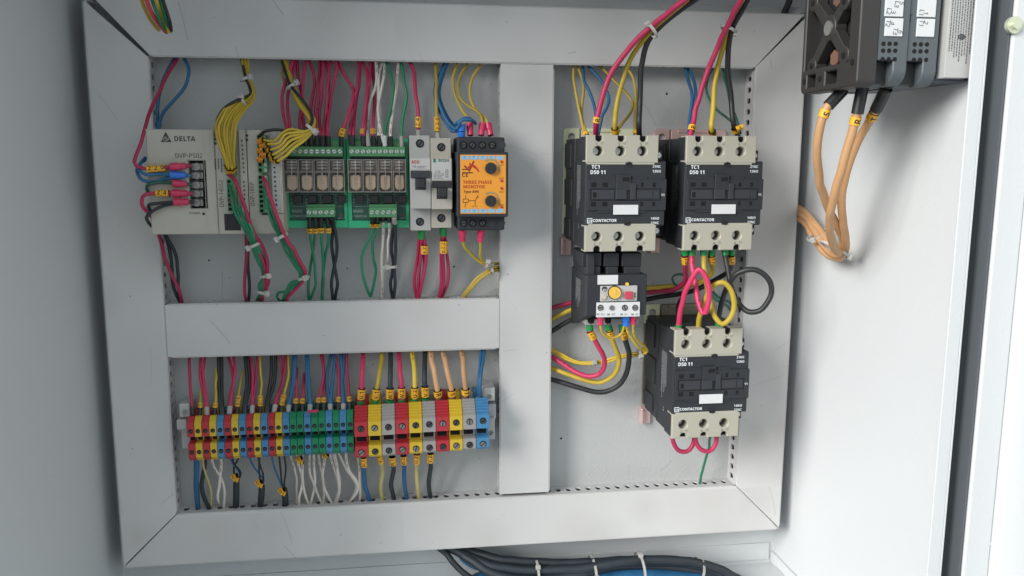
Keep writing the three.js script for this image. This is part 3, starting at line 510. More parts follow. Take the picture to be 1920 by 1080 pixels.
  part('body', [pbox(905, 727, 928, 752, 34, 7.6, 0.8), pbox(908, 758, 930, 786, 30, 7.6, 0.8), pbox(912, 784, 928, 824, 36, 7.6, 0.8)], m.lightGrey, e2);
  for (const [u, v, q] of [[918, 744, 34.5], [921, 812, 36.5]]) part('clamp_screw', screw(...A(u, v, q), q, 2.1, 1), m.dullSteel, e2);
}

// ---------------------------------------------------------------- contactors
function makeContactor() {                           // local: left edge of the cream blocks, lower end, mounting plate
  const t = thing('contactor', 'x', 'contactor', [0, 0, 0], 'black contactors with cream terminal covers');
  const zc = 84, zm = 85.5, W = 62.4, H = 98;
  { const s = poly([[-3.2, 88], [12, 88], [12, 106.5], [-1, 106.5], [-3.2, 104.5]]); s.holes.push(hole(4.6, 98.5, 3.4)); part('mounting_tab', extr(s, 0.3, 3, 0.3), m.zinc, t); }
  part('base_plate', [box(-3.2, 4, 8, 87.5, 0.3, 2.6, 0.5), extr(poly([[13.5, 92], [68, 92], [68, 103.5], [66, 106.4], [15.5, 106.4], [13.5, 104.5]]), 0.3, 3.4, 0.4), box(20, 50, 103, 106, 3.2, 4.4, 0.4)], m.zinc, t);
  part('mounting_foot', [box(-5.5, 6, -12, 6, 0.3, 4, 2), box(-4.6, -0.5, -9, 2, 3.6, 6.4, 1.2), box(-5.5, -3, -11, 5, 0.3, 9, 1)], m.pinkZinc, t);
  part('base_housing', [box(-0.5, W + 7, 4, H - 2, 2.7, 40, 1.2), box(-2, 6, 8, 24, 4, 30, 0.8), box(-2, 6, 36, 60, 4, 34, 0.8), box(-2, 6, 70, 92, 4, 30, 0.8)], m.black, t);
  part('front_housing', [box(-0.3, 0.5, 1.2, 21, 64, 81.6, 0.2), box(-0.3, 0.5, 77.2, H - 1.2, 64, 81.6, 0.2), box(0.4, W + 0.6, 2, H - 2, 36, 70, 0.8), box(0, W + 7.6, 21.5, 76.6, 36, zc - 1.6, 0.8), box(0.6, W + 7, 22.4, 75.8, zc - 2, zc, 0.5)], m.char, t);
  for (const top of [1, 0]) {                         // cream terminal covers with screw holes and cable notches
    const y0 = top ? 75 : 0, y1 = top ? H : 22.4, s = new THREE.Shape(), xs = [10.2, 29.4, 48.4];
    s.moveTo(0, y0); const notch = (x, y, d) => { if (top) { s.lineTo(x + 3, y); s.lineTo(x + 3, y - 2.6); s.absarc(x, y - 2.6, 3, 0, -Math.PI, true); s.lineTo(x - 3, y); } else { s.lineTo(x - 3, y); s.lineTo(x - 3, y + 2); s.absarc(x, y + 2, 3, Math.PI, 0, true); s.lineTo(x + 3, y); } };
    if (!top) xs.forEach((x) => notch(x + 0.6, y0)); s.lineTo(W, y0); s.lineTo(W, y1); if (top) [...xs].reverse().forEach((x) => notch(x + 0.6, y1)); s.lineTo(0, y1); s.closePath();
    const hy = top ? 84.8 : 12.8; xs.forEach((x) => s.holes.push(hole(x, hy, 4.1)));
    const cv = part('terminal_cover', [extr(s, 70, zc + 0.8, 0.6), top ? box(0.6, W - 3, 73.6, 75.6, 76, zc + 0.4, 0.4) : box(3, W - 1.5, 21.8, 23.6, 76, zc + 0.4, 0.4)], m.cream, t);
    xs.forEach((x, i) => { part('screw_well', cyl(x, hy, 70.2, 70.9, 4.2), m.hollow, cv); part('terminal_screw', screw(x - 0.6, hy, 74.5, 3.1, 0.7 + i * 0.5), m.steel, cv); });
    part('cable_notch', xs.map((x) => top ? box(x + 0.6 - 2.9, x + 0.6 + 2.9, H - 5.3, H - 0.4, 70, 80.5, 0) : box(x + 0.6 - 2.9, x + 0.6 + 2.9, 0.4, 4.8, 70, 80.5, 0)), m.hollow, cv);
    const q = []; xs.forEach((x, i) => { q.push(QZ(textQuad(String(2 * i + (top ? 1 : 2)), 2.9, '#55524a'), x - 1.6, top ? 91 : 6.8, zc + 0.95), QZ(textQuad((top ? 'L' : 'T') + (i + 1), 2.3, '#55524a'), x + 3.4, top ? 91 : 6.6, zc + 0.95)); });
    part('lettering', q, m.print, cv, true);
  }
  // relief of the front: raised band, slider frame, recesses
  part('front_relief', [box(1.4, W + 7.8, 35, 61.5, zc - 1, zm, 0.5), box(10, 26, 61.2, 63.6, zc - 1, zc + 0.9, 0.3), box(10, 26, 33, 35.2, zc - 1, zc + 0.9, 0.3), box(40, 53, 61.2, 63.6, zc - 1, zc + 0.9, 0.3), box(40, 53, 33, 35.2, zc - 1, zc + 0.9, 0.3), box(26, 38.5, 52, 65, zc - 1, zm + 1.4, 0.5)], m.char, t);
  part('slider', [box(5.2, 24.6, 44.6, 52.4, zm - 1, zm + 0.7, 0.3), box(25.4, 35, 44.6, 52.6, zm - 1, zm + 2, 0.5), box(38.4, 43, 44.2, 58, zm - 1, zm + 1.6, 0.5), box(44, 58, 45, 52, zm - 1, zm + 0.6, 0.3), box(59, 64, 45.4, 51.4, zm - 1, zm + 0.5, 0.3)], m.charHi, t);
  part('recess', [...[[4.6, 9], [14.4, 18.8], [47.6, 50], [58, 60.6]].flatMap(([a, b]) => [box(a, b, 54.8, 58.6, zm - 0.5, zm + 0.12, 0), box(a, b, 38.6, 42.4, zm - 0.5, zm + 0.12, 0)]), box(3.9, 65.4, 52.9, 53.6, zm - 0.5, zm + 0.14, 0), box(3.9, 65.4, 43.4, 44.1, zm - 0.5, zm + 0.14, 0), box(3.9, 4.6, 44.1, 52.9, zm - 0.5, zm + 0.14, 0), box(64.7, 65.4, 44.1, 52.9, zm - 0.5, zm + 0.14, 0), box(6, 9, 46, 50.4, zm, zm + 0.82, 0), box(31, 37, 59.6, 63, zm, zm + 1.6, 0)], m.hollow, t);
  for (const [y, sy] of [[74.2, 1], [24, -1]]) part('cover_screw', [cyl(37, y, zc - 1, zc + 0.5, 3), ...screw(37, y, zc + 1, 1.9, 0.4)], m.black, t);
  for (const y of [81.5, 16.5]) { const a = part('auxiliary_terminal', box(W + 0.6, W + 7.6, y - 4.5, y + 4.5, 40, 72, 0.6), m.char, t); part('terminal_screw', screw(W + 4, y, 72.6, 2.4, 0.7), m.steel, a); }
  part('white_tag', box(24, 45.6, 31.6, 39.8, zm, zm + 0.9, 0.2), m.white, t);
  const q = [QZ(textQuad('TC1', 4.4, '#e2e5e8', 'bold', 10), 8.6, 71.6, zc + 0.15), QZ(textQuad('D50 11', 4.4, '#e2e5e8', 'bold', 16), 10.6, 67.2, zc + 0.15), QZ(textQuad('21NC', 2.9, '#d5d9dc', 'bold'), 61.5, 72.6, zc + 0.15), QZ(textQuad('13NO', 2.9, '#d5d9dc', 'bold'), 61.5, 68.6, zc + 0.15), QZ(textQuad('11', 3, '#d5d9dc', 'bold'), 67.2, 48.6, zm + 0.15), QZ(textQuad('14NO', 2.9, '#d5d9dc', 'bold'), 61.2, 28.6, zc + 0.15), QZ(textQuad('22NC', 2.9, '#d5d9dc', 'bold'), 61.2, 24.8, zc + 0.15),
    QZ(quad('tclogo', 26, 5, 14, (c) => { c.fillStyle = '#c9cdd0'; c.fillRect(0.3, 0.3, 4.6, 4.4); c.strokeStyle = '#1a1d20'; c.lineWidth = 0.6; c.beginPath(); c.moveTo(0.9, 1.3); c.lineTo(3, 1.3); c.moveTo(2.1, 1.3); c.lineTo(1.3, 4); c.moveTo(4.5, 1.4); c.lineTo(3.3, 1.6); c.lineTo(2.7, 3.8); c.lineTo(4.1, 3.8); c.stroke(); txt(c, 'CONTACTOR', 15.6, 2.6, 3.5, '#e2e5e8', 'center', 'sans-serif', 'bold'); }), 14.5, 26.4, zc + 0.15)];
  part('lettering', q, m.print, t, true);
  part('side_print', [greek('cside', 15, 46, '#a9adb0', 7, true).rotateY(-Math.PI / 2).translate(-0.15, 50, 58), quad('ce', 6, 6, 10, (c) => txt(c, 'CE', 3, 3, 4, '#a9adb0')).rotateY(-Math.PI / 2).rotateX(Math.PI / 2).translate(-0.15, 20, 60)], m.print, t, true);
  return t;
}
const ct = makeContactor();
[['left of the upper pair of contactors, above the overload relay', 94.4, 40.7], ['right of the upper pair of contactors, beside right trunking', 181.2, 40.8], ['lone lower contactor with two pink wire loops below', 177, -128.6]].forEach(([l, x, y], i) => {
  const c = i ? ct.clone() : ct; if (i) { c.name = numbered('contactor'); scene.add(c); }
  c.position.set(x * S, y * S, 0); c.userData.label = l;
  if (i === 2) c.scale.y = 1.016;
  c.traverse((q) => { if (i === 1 && q.name === 'mounting_tab') q.material = m.pinkZinc; if (i && q.name === 'base_plate') q.material = [0, m.pinkZinc, m.oldZinc][i]; });
});

// ---------------------------------------------------------------- thermal overload relay
{
  const t = thing('overload_relay', 'black thermal overload relay with yellow dial, hanging under left contactor', 'overload relay', [125, 0, 0]);
  const b = (u0, v0, u1, v1, zf, zb, r) => pbox(u0, v0, u1, v1, zf, zb, r);
  const X0 = 97.5, X1 = 151.6;
  part('housing', [box(X0, X1, -16, 20, 22, 80, 1.2), extr(poly([[-20, 20], [-79.3, 20], [-79.3, -16], [-52, -25], [-20, -34]].map(([a, c]) => [a, c])), 0, 8, 0.6).rotateY(Math.PI / 2).translate(X0 - 0.4, 0, 0), extr(poly([[-20, 38], [-74, 38], [-76, 20], [-20, 18]]), 0, 7, 0.6).rotateY(Math.PI / 2).translate(X0 + 1.2, 0, 0)], m.char, t);
  for (const [a, c] of [[1092, 1128], [1132, 1161], [1166, 1203]]) part('link_cover', [b(a, 474, c, 500, 70, 30, 0.8), b(a + 5, 500, c - 2, 520, 73, 30, 0.8)], m.char, t);
  const body = part('control_face', b(1126, 536, 1195, 565, 81.6, 78, 0.5), m.lightGrey, t);
  const [dx, dy] = A(1153, 549, 83);
  part('dial_ring', cyl(dx, dy, 81, 82.3, 6.0, 28), m.hollow, body);
  part('current_dial', [cyl(dx, dy, 81, 84.2, 5.1, 28, 5.4), box(dx - 2.6, dx + 2.6, dy - 0.7, dy + 0.7, 84, 84.5, 0.2), box(dx - 0.7, dx + 0.7, dy - 2.6, dy + 2.6, 84, 84.55, 0.2)], M(0.72, 0.45, 0.08, 0.45), body);
  part('reset_button', b(1173, 547, 1187, 561, 84, 81, 0.6), M(0.5, 0.05, 0.08, 0.45), body);
  part('test_button', [cyl(...A(1132.5, 557.5, 82.5), 81, 83, 1.9)], m.coil, body);
  part('trip_flag', cyl(...A(1176.5, 533, 82), 74, 82, 1.4), m.mkYel, t);
  part('white_tag', b(1121, 516, 1159, 533.5, 81, 79.5, 0.2), m.white, t);
  const lw = part('terminal_cover', b(1119, 567, 1200, 594.5, 82, 60, 0.5), m.white, t);
  [1126, 1147, 1171.5, 1191].forEach((u, i) => { const [x, y] = A(u, 577, 82); part('screw_hole', cyl(x, y, 81.5, 82.2, 2.7), i === 1 ? m.lightGrey : m.hollow, lw); part('terminal_screw', screw(x, y, 82.6, 2.1, i), m.dullSteel, lw); });
  part('main_terminal', [b(1098, 598, 1198, 609, 62, 40, 0.6)], m.grey, t);
  part('cable_entry', [1108, 1140, 1172].map((u) => cyl(...A(u, 601, 62), 61, 62.3, 3)), m.hollow, t);
  part('lettering', [pz(textQuad('97', 2.2, '#2b2b2b', 'bold'), 1121.5, 590, 82.15), pz(textQuad('NO', 2.2, '#77777a'), 1130, 590, 82.15), pz(textQuad('98', 2.2, '#2b2b2b', 'bold'), 1141, 590, 82.15), pz(textQuad('NO', 2.2, '#77777a'), 1150, 590, 82.15), pz(textQuad('95', 2.2, '#2b2b2b', 'bold'), 1165.5, 590, 82.15), pz(textQuad('NC', 2.2, '#77777a'), 1174, 590, 82.15), pz(textQuad('96', 2.2, '#2b2b2b', 'bold'), 1186, 590, 82.15), pz(textQuad('NC', 2.2, '#77777a'), 1194.5, 590, 82.15),
    pz(textQuad('2 T1', 2.8, '#2b2b2b'), 1112, 606, 62.15), pz(textQuad('4 T2', 2.8, '#2b2b2b'), 1143, 606, 62.15),
    pz(textQuad('RESET', 1.7, '#8f2226', '', 6).rotateZ(Math.PI / 2), 1169, 555, 81.75), pz(textQuad('RTA', 2.4, '#2b2b2b', 'bold').rotateZ(Math.PI / 2), 1191.5, 553, 81.75), pz(textQuad('TEST', 1.6, '#2b2b2b'), 1132.5, 562.8, 81.75),
    pz(quad('ge', 5, 5, 16, (c) => { c.fillStyle = '#33343a'; c.beginPath(); c.arc(2.5, 2.5, 2.3, 0, 7); c.fill(); txt(c, 'ge', 2.5, 2.4, 2.8, '#d8d8d4', 'center', 'serif', 'italic bold'); }), 1133.5, 542, 81.75),
    pz(quad('dialmarks', 16, 16, 12, (c) => { c.strokeStyle = '#2b2b2b'; c.lineWidth = 0.4; for (let i = 0; i < 7; i++) { const a = Math.PI * (0.15 + i * 0.117); c.beginPath(); c.moveTo(8 + 6.9 * Math.cos(a), 8 + 6.9 * Math.sin(a)); c.lineTo(8 + 7.7 * Math.cos(a), 8 + 7.7 * Math.sin(a)); c.stroke(); } }), 1153, 549, 81.75)], m.print, t, true);
  part('side_print', greek('olside', 20, 26, '#a9adb0', 9, true).rotateY(-Math.PI / 2).translate(X0 - 0.55, 0, 50), m.print, t, true);
}

// ---------------------------------------------------------------- switch on the right side panel
{
  const X0 = 243, z0 = 160, z1 = 239, yb = 168, yt = 318;
  const AX = (u, v, x = X0) => { const d = V((u - 960) / F, -(v - 540) / F, -1).applyEuler(camera.rotation), t = (x * S - camera.position.x) / d.x; return [(camera.position.z + d.z * t) / S, (camera.position.y + d.y * t) / S]; };
  const t = thing('load_switch', 'large dark grey load switch with vent holes, mounted on right panel', 'switch', [290, yb, 200]);
  const face = (shape, x0, x1, bev = 0.5) => extr(shape, 0, x1 - x0, bev).applyMatrix4(new THREE.Matrix4().makeBasis(V(0, 0, 1), V(0, 1, 0), V(-1, 0, 0))).translate(x1, 0, 0);
  const rr = (a0, a1, b0, b1, r) => { const s = new THREE.Shape(); s.moveTo(a0 + r, b0); s.lineTo(a1 - r, b0); s.absarc(a1 - r, b0 + r, r, -Math.PI / 2, 0); s.lineTo(a1, b1); s.lineTo(a0, b1); s.lineTo(a0, b0 + r); s.absarc(a0 + r, b0 + r, r, Math.PI, Math.PI * 1.5); return s; };
  const rim = rr(z0, z1, yb, yt, 4); rim.holes.push(rectHole(z0 + 4, z1 - 13, yb + 17, yt - 8));
  for (const [a, b] of [[z0 + 9, z0 + 22], [z0 + 36, z0 + 52]]) rim.holes.push(rectHole(a, b, yb + 4, yb + 13));
  const bar = (a, b, k) => { const L = Math.hypot(b[0] - a[0], b[1] - a[1]); const s = poly([[0, -k], [L, -k * 0.8], [L, k * 0.8], [0, k]]); return extr(s, 0, 8, 0.5).rotateZ(Math.atan2(b[1] - a[1], b[0] - a[0])).translate(a[0], a[1], 0); };
  const turn = (g, x1) => g.applyMatrix4(new THREE.Matrix4().makeBasis(V(0, 0, 1), V(0, 1, 0), V(-1, 0, 0))).translate(x1, 0, 0);
  const C = AX(1554, 53), e = [[1521, 124], [1581, 104], [1524, 6], [1582, 2]].map(([u, v]) => AX(u, v));
  const base = part('rear_base', [face(rim, X0, X0 + 14, 0.8), ...e.flatMap((q) => [turn(bar(C, q, 4.6), X0 + 8.6), turn(extr(hole(q[0], q[1], 6).getPoints ? new THREE.Shape(hole(q[0], q[1], 6.2).getPoints(20)) : null, 0, 9, 0.6), X0 + 9.2)]), turn(extr(new THREE.Shape(hole(C[0], C[1], 9).getPoints(24)), 0, 9, 0.6), X0 + 9)], m.switchBase, t);
  part('rear_recess', box(X0 + 10, X0 + 13.5, yb + 2, yt - 3, z0 + 2, z1 - 3, 0), m.black, base);
  part('rear_screw', turn(cyl(C[0], C[1], 0, 2, 5.2, 20), X0 + 1), m.steel, base);
  for (const [u, v] of [[1554, 109], [1560, -4]]) { const q = AX(u, v); part('copper_bolt', [turn(cyl(q[0], q[1], 0, 4, 6, 6), X0 + 8)], m.copper, base); part('bolt_collar', turn(cyl(q[0] + 2, q[1], 0, 3, 9, 20), X0 + 10.4), m.black, base); }
  part('rivet', [...e.map((q) => turn(cyl(q[0], q[1], 0, 1, 2.1, 12), X0 + 0.4)), ...[[z0 + 6, yb + 9], [z0 + 29, yb + 9], [z1 - 7, yb + 16]].map((q) => turn(cyl(q[0], q[1], 0, 1, 2.2, 12), X0 + 0.4))], m.hollow, base);
  const xs = [X0 + 14, A(1707, 60, z1)[0], A(1766, 60, z1)[0]];
  for (let i = 0; i < 2; i++) {
    const a = xs[i] + 0.2, b = xs[i + 1] - 0.2, w5 = (b - a) * 0.54, zf = z1 - 0.8 - i * 1.6;
    const s = rr(z0 + 3, zf, yb + 1 - i * 0.6, yt, 10), s2 = rr(z0 + 3, zf - 12, yb + 1 - i * 0.6, yt, 3);
    const layer = part('pole_block', [face(s, a + w5, b, 0.7), face(s2, a, a + w5 + 0.5, 0.3), box(a, a + w5 + 0.6, yb + 17, yt, zf - 14, zf - 0.02, 0.5)], m.switchGrey, t);
    part('terminal_opening', box(a + 0.6, a + w5, yb + 2, yb + 16.6, zf - 11.8, zf - 8, 0.3), m.black, layer);
    const vents = []; for (let r = 0; r < 3; r++) for (let c = 0; c < 3; c++) vents.push(cyl(...A(1656.5 + c * 11.4 + i * 58.6 - r * 0.8, [82, 95, 111][r] + i * 1.2, zf), zf - 1, zf + 0.15, 1.5, 14));
    part('vent_hole', vents, m.hollow, layer);
    const L = (u0, v0, u1, v1) => pbox(u0, v0, u1, v1, zf + 0.9, zf - 1, 0.35);
    part('label_plate', [i ? L(1722, -24, 1756.5, 32) : L(1661, -28, 1695.5, 31)], m.white, layer); part('label_plate', [i ? L(1719.5, 35, 1753, 69) : L(1660, 34, 1693.5, 68)], m.white, layer);
    const T = (s1, u, v, k) => pz(textQuad(s1, k, '#3a3d42').rotateZ(-Math.PI / 2 - 0.15), u, v, zf + 1.05);
    part('lettering', i ? [T('1', 1736, 25, 4.4), T('L1', 1728, 24, 4.4), T('2', 1736, 43, 4.4), T('T1', 1728, 44, 4.4)] : [T('5', 1691, 6, 4.4), T('L3', 1682, 8, 4.4), T('3', 1675, 23, 4.4), T('L2', 1667, 21, 4.4), T('4', 1673, 44, 4.4), T('T2', 1665, 44, 4.4), T('6', 1688, 60, 4.4), T('T3', 1679, 59, 4.4)], m.print, layer, true);
    part('latch_mark', [pbox(1646 + i * 60, 25 + i * 2, 1648 + i * 60, 41 + i * 2, zf + 0.2, zf - 1, 0.1), pbox(1646 + i * 60, 25 + i * 2, 1651 + i * 60, 27 + i * 2, zf + 0.2, zf - 1, 0.1)], m.black, layer);
  }
  const ml = part('mounting_block', box(xs[2] + 0.2, XR - 0.5, yb + 4, yt, z0 + 4, z1 - 8, 2), M(0.055, 0.065, 0.085, 0.5), t);
  part('rating_plate', pbox(1777, -30, 1826, 146, z1 + 0.6, z1 - 8.5, 0.3), m.lightGrey, ml);
  part('small_print', [pz(greek('rate', 17, 64, '#55565a', 9, true), 1801, 70, z1 + 0.75), pz(quad('rlogo', 6, 4, 12, (c) => { c.strokeStyle = '#3a3b40'; c.lineWidth = 0.7; c.beginPath(); c.ellipse(3, 2, 2.3, 1.4, 0, 0, 7); c.stroke(); c.fillStyle = '#3a3b40'; c.fillRect(1.6, 1.3, 2.8, 0.5); c.fillRect(1.6, 2.2, 2.8, 0.5); }), 1803, 69, z1 + 0.9)], m.print, ml, true);
  // supply cables
  const oc = (label, pts, k, mk, at) => wire(label, 'org', 3.2, pts, [['f', 0, k, m.ferBlk, 4.4], ['m', at, mk, 3.9, true, 6]], { group: 'orange cables hanging from the switch' });
  oc('left orange cable hanging from the switch, marked S', [[1582, 168, 196], [1562, 186, 196], [1549, 205, 195], [1537, 240, 192], [1532, 289, 185], [1538, 344, 172], [1551, 385, 158], [1568, 421, 140], [1580, 452, 126], [1572, 478, 112], [1552, 470, 96], [1530, 437, 72], [1512, 410, 45], [1494, 397, 12]], 16, 'S', 22);
  oc('middle orange cable hanging from the switch, marked R', [[1618, 160, 206], [1613, 186, 205], [1608, 212, 204], [1593, 263, 200], [1574, 331, 192], [1558, 392, 178], [1556, 432, 160], [1563, 462, 140], [1574, 474, 122], [1560, 462, 98], [1535, 430, 70], [1514, 403, 42], [1494, 388, 10]], 20, 'R', 25);
  oc('right orange cable hanging from the switch, marked T', [[1662, 166, 214], [1650, 190, 206], [1640, 210, 198], [1610, 262, 182], [1590, 312, 172], [1578, 372, 160], [1583, 430, 142], [1586, 462, 126], [1576, 483, 108], [1552, 478, 88], [1527, 448, 64], [1510, 418, 40], [1494, 408, 12]], 20, 'T', 26);
  tie('loose cable tie ring around orange cables at their lowest point', 1566, 468, 118, 60, 14, 10, { w: 2, side: -1 });
  tie('loose cable tie ring around orange cables near the trunking edge', 1534, 440, 74, 120, 10, 8, { w: 2 });
}

// ---------------------------------------------------------------- wires of the power supply
{
  const o = { group: 'wires on the power supply terminals' };
  wire('pink wire from top trunking to top terminal of power supply, marked 220', 'pink', 1.5, [[336, 100, 10], [315, 140, 26], [297, 176, 36], [279, 215, 48], [270, 245, 58], [263, 276, 64], [251, 299, 68], [256, 312, 68], [275, 316, 66], [300, 315, 64], [326, 312, 64.5], [358, 311, 60.5]], [['m', -27, '220', 2.7, false, 14], ['l', -16, -4, m.lugRed, 2.9]], o);
  wire('upper blue wire of the pair on second power supply terminal', 'blu', 1.4, [[273, 296, 50], [262, 308, 60], [259, 318, 65], [268, 326, 66], [296, 327, 64], [329, 328, 64.5], [358, 329, 60.5]], [['l', -16, -4, m.lugBlu, 3]], o);
  wire('lower blue wire of the pair on second power supply terminal', 'blu', 1.4, [[271, 300, 48], [259, 312, 58], [257, 326, 63], [262, 335, 64], [278, 341, 64], [304, 337, 62], [330, 331, 64], [344, 330, 63]], [], o);
  wire('dark green wire on third terminal of the power supply', 'dgrn', 1.3, [[282, 366, 52], [275, 356, 62], [273, 350, 65], [284, 344, 65], [310, 342, 63], [331, 344, 64.5], [360, 346, 60.5]], [['l', -15, -4, m.lugRed, 2.8]], o);
  wire('pink wire on fourth power supply terminal, marked 24', 'pink', 1.5, [[288, 410, 52], [274, 394, 62], [265, 382, 65], [264, 371, 66], [275, 364, 66], [300, 362, 64], [330, 362, 64.5], [361, 363, 60.5]], [['m', -23, '24', 2.7, false, 10], ['l', -16, -4, m.lugRed, 2.9]], o);
  wire('upper black wire on lowest terminal of the power supply', 'gblu', 1.35, [[283, 396, 58], [277, 389, 63], [280, 383, 65], [300, 381, 64], [331, 378, 64.5], [364, 379, 60.5]], [['l', -16, -4, m.lugRed, 2.9]], o);
  wire('lower black wire on lowest terminal of the power supply', 'gblu', 1.35, [[284, 424, 50], [276, 413, 60], [276, 405, 64], [288, 395, 65], [308, 386, 63], [333, 381, 64], [348, 380, 63]], [], o);
  const q = { group: 'blue wires above the power supply' };
  wire('left blue wire looping down from top trunking above power supply', 'blu', 1.4, [[334, 101, 10], [312, 136, 16], [299, 176, 20], [295, 210, 22], [296, 250, 20]], [], q);
  wire('right blue wire bowing out from top trunking above power supply', 'blu', 1.4, [[339, 101, 10], [350, 118, 16], [355, 137, 20], [347, 161, 22], [325, 190, 24], [303, 216, 24], [297, 250, 22]], [], q);
  wire('pink wire below power supply, crossing dark wires into middle trunking', 'pink', 1.5, [[296, 432, 20], [300, 446, 26], [307, 477, 30], [321, 513, 28], [335, 543, 22], [342, 570, 11]]);
  wires('# dark wire below the power supply, counted from left', 'gblu', 1.5, [[[304, 432, 18], [311, 446, 20], [319, 474, 22], [322, 505, 22], [325, 538, 18], [337, 566, 11]], [[306, 432, 22], [315, 449, 24], [328, 472, 24], [333, 509, 24], [335, 540, 20], [339, 566, 12]]], { group: 'dark wires below the power supply' });
  wire('purplish pink wire hanging below the controller into middle trunking', 'pink', 1.4, [[461, 432, 20], [462, 450, 22], [462, 479, 24], [459, 531, 22], [459, 552, 18], [463, 567, 10]]);
  wire('dark blue wire beside the purplish pink one below controller', 'gblu', 1.4, [[465, 432, 20], [465, 460, 20], [465, 499, 20], [468, 535, 18], [466, 567, 10]]);
}

// ---------------------------------------------------------------- yellow and green bundles of the controllers
{
  const N = 8, L = [];
  for (let i = 0; i < N; i++) { const f = i / (N - 1) - 0.5, s = Math.sin(i * 2.1), k = Math.cos(i * 1.7); L.push([[457 + f * 13, 101, 11 + s * 2], [461 + f * 10, 126, 26 + k * 3], [463 + f * 8, 147, 34 + s * 3], [472 + f * 6, 163, 42 + k * 3], [474 + f * 7, 175, 48 + s * 2], [459 + f * 22, 190 + f * 8, 58 + k * 2], [440 + f * 32, 206 + f * 9, 66 + s], [424 + f * 36, 235, 74 + s * 2], [424 + f * 32, 262, 77 + k * 2], [429 + f * 20, 290, 75 + s], [432 + f * 15 , 314 + (i % 3) * 4, 66], [431 + f * 14, 318 + (i % 3) * 4, 60]]); }
  wires('# of eight yellow wires fanning into left controller, from the left', 'yel', 1.15, L, { group: 'yellow wires of the left controller', x: (i) => [['m', -7, ' ', 2, false, 5]] });
  wire('black wire running with the yellow fan of the left controller', 'blk', 1.2, [[451, 102, 13], [456, 128, 30], [460, 146, 38], [467, 161, 44], [471, 174, 50], [456, 183, 60], [432, 195, 66], [413, 212, 66], [405, 235, 64], [407, 262, 62]]);
  tie('cable tie holding the yellow fan below the top trunking', 461, 148, 35, -75, 4.6, 5, { tail: 3 });
  tie('cable tie flat across the yellow fan above left controller', 457, 190, 58, 25, 4.2, 3.6, {});
  const R = [[487, 262], [494, 269], [500, 281], [504, 291], [507, 298], [514, 303]];
  wires('# of six yellow wires sweeping to the input module, top to bottom', 'yel', 1.15, R.map(([u, v], i) => { const f = i / 5 - 0.5, s = Math.sin(i * 1.9); return [[530 + f * 7, 103, 11 + s * 2], [538 + f * 7, 130, 24 + s * 2], [547 + f * 6, 158, 34 + s * 2], [560 + f * 7, 190, 44 + s * 2], [577 + f * 8, 213, 52 + s * 2], [588 + f * 6, 227, 58 + s], [585 + f * 7, 240, 63 + s], [570 + f * 14, 252 + f * 12, 68 + s], [545 + f * 18, 259 + f * 34, 71], [522 + f * 10, 264 + i * 7, 71], [u + 4, v, 68], [u, v + 1, 62]]; }), { group: 'yellow wires of the input module', x: () => [['m', -6, ' ', 2, false, 4.5, ]] });
  wires('# brown yellow wire dipping along the sweep above the relay boards', 'must', 1.1, [[[533, 103, 9], [539, 135, 18], [541, 152, 22], [556, 180, 36], [575, 212, 44], [580, 232, 50]], [[528, 103, 9], [531, 130, 16], [531, 150, 20], [543, 163, 30]]], { group: 'dull yellow wires above the relay boards' });
  wire('black wire bending left over the input module from the tie', 'blk', 1.3, [[526, 103, 13], [534, 131, 28], [545, 160, 38], [566, 186, 48], [582, 210, 56], [584, 230, 62], [574, 242, 66], [552, 246, 68], [530, 244, 69], [508, 243, 69], [494, 248, 68], [487, 254, 63]]);
  tie('cable tie on the sweeping yellow wires beside the pink wires', 548, 161, 35, -60, 4.8, 4.4, { tail: 2.5 });
  tie('cable tie on the sweeping yellow wires above left relay board', 584, 241, 62, -130, 4.6, 4.2, { tail: 2 });
  const orng = []; for (let i = 0; i < 5; i++) orng.push([488 + (i % 2) * 6, 264 + i * 9]);
  orng.forEach(([u, v], i) => { const p = P3([u, v, 66]); tag(part('loose_marker', sleeve(p, V(1, 0.5 - i * 0.2, 0.25), 5.5, 2.1, 'VU', false, '#dc8f25'), m.print, null, true), `${ORD[i]} orange marker ring on the input module, top to bottom`, 'wire marker', 'orange marker rings of the input module'); });
  const G = [0, 1, 2, 3].map((i) => { const f = i / 3 - 0.5; return [[430 + i * 2, 346 + i * 12, 62], [433 + i * 4, 362 + i * 9, 70 - i], [447 + f * 15, 397, 74 - i * 2], [463 + f * 14, 426, 70 + i], [476 + f * 9, 458, 60], [487 + f * 13, 484, 50 - i], [494 + f * 7, 504, 42], [497 + f * 5, 517, 38], [490 + f * 9, 533, 32], [491 + f * 6, 548, 26], [485 + f * 7, 562, 11]]; });
  wires('# of the green wires in the left controller bundle, left to right', 'grn', 1.2, G, { group: 'green wires of the left controller' });
  wire('pink wire leading the green bundle from the left controller', 'pink', 1.55, [[431, 329, 64], [438, 335, 72], [446, 350, 76], [458, 384, 78], [470, 421, 72], [480, 444, 66], [491, 460, 58], [500, 485, 50], [502, 505, 44], [501, 517, 41], [505, 527, 36], [496, 547, 28], [489, 565, 11]]);
  wire('second thinner pink wire inside the left green bundle', 'pink', 1.2, [[432, 372, 62], [440, 392, 70], [453, 412, 72], [470, 436, 66], [482, 462, 56], [493, 490, 48], [498, 515, 40], [497, 532, 34], [492, 564, 11]]);
  tie('cable tie round the left green bundle below the controller', 477, 460, 60, -65, 5, 4.4, { side: -1, ha: 1.3, tail: 2 });
  tie('cable tie at the elbow of the left green bundle', 499, 517, 40, -80, 4.6, 4.2, { ha: 0.5 });
  tie('cable tie near the foot of the left green bundle', 493, 548, 28, -100, 4.4, 3.8, { ha: 0.8, tail: 2 });
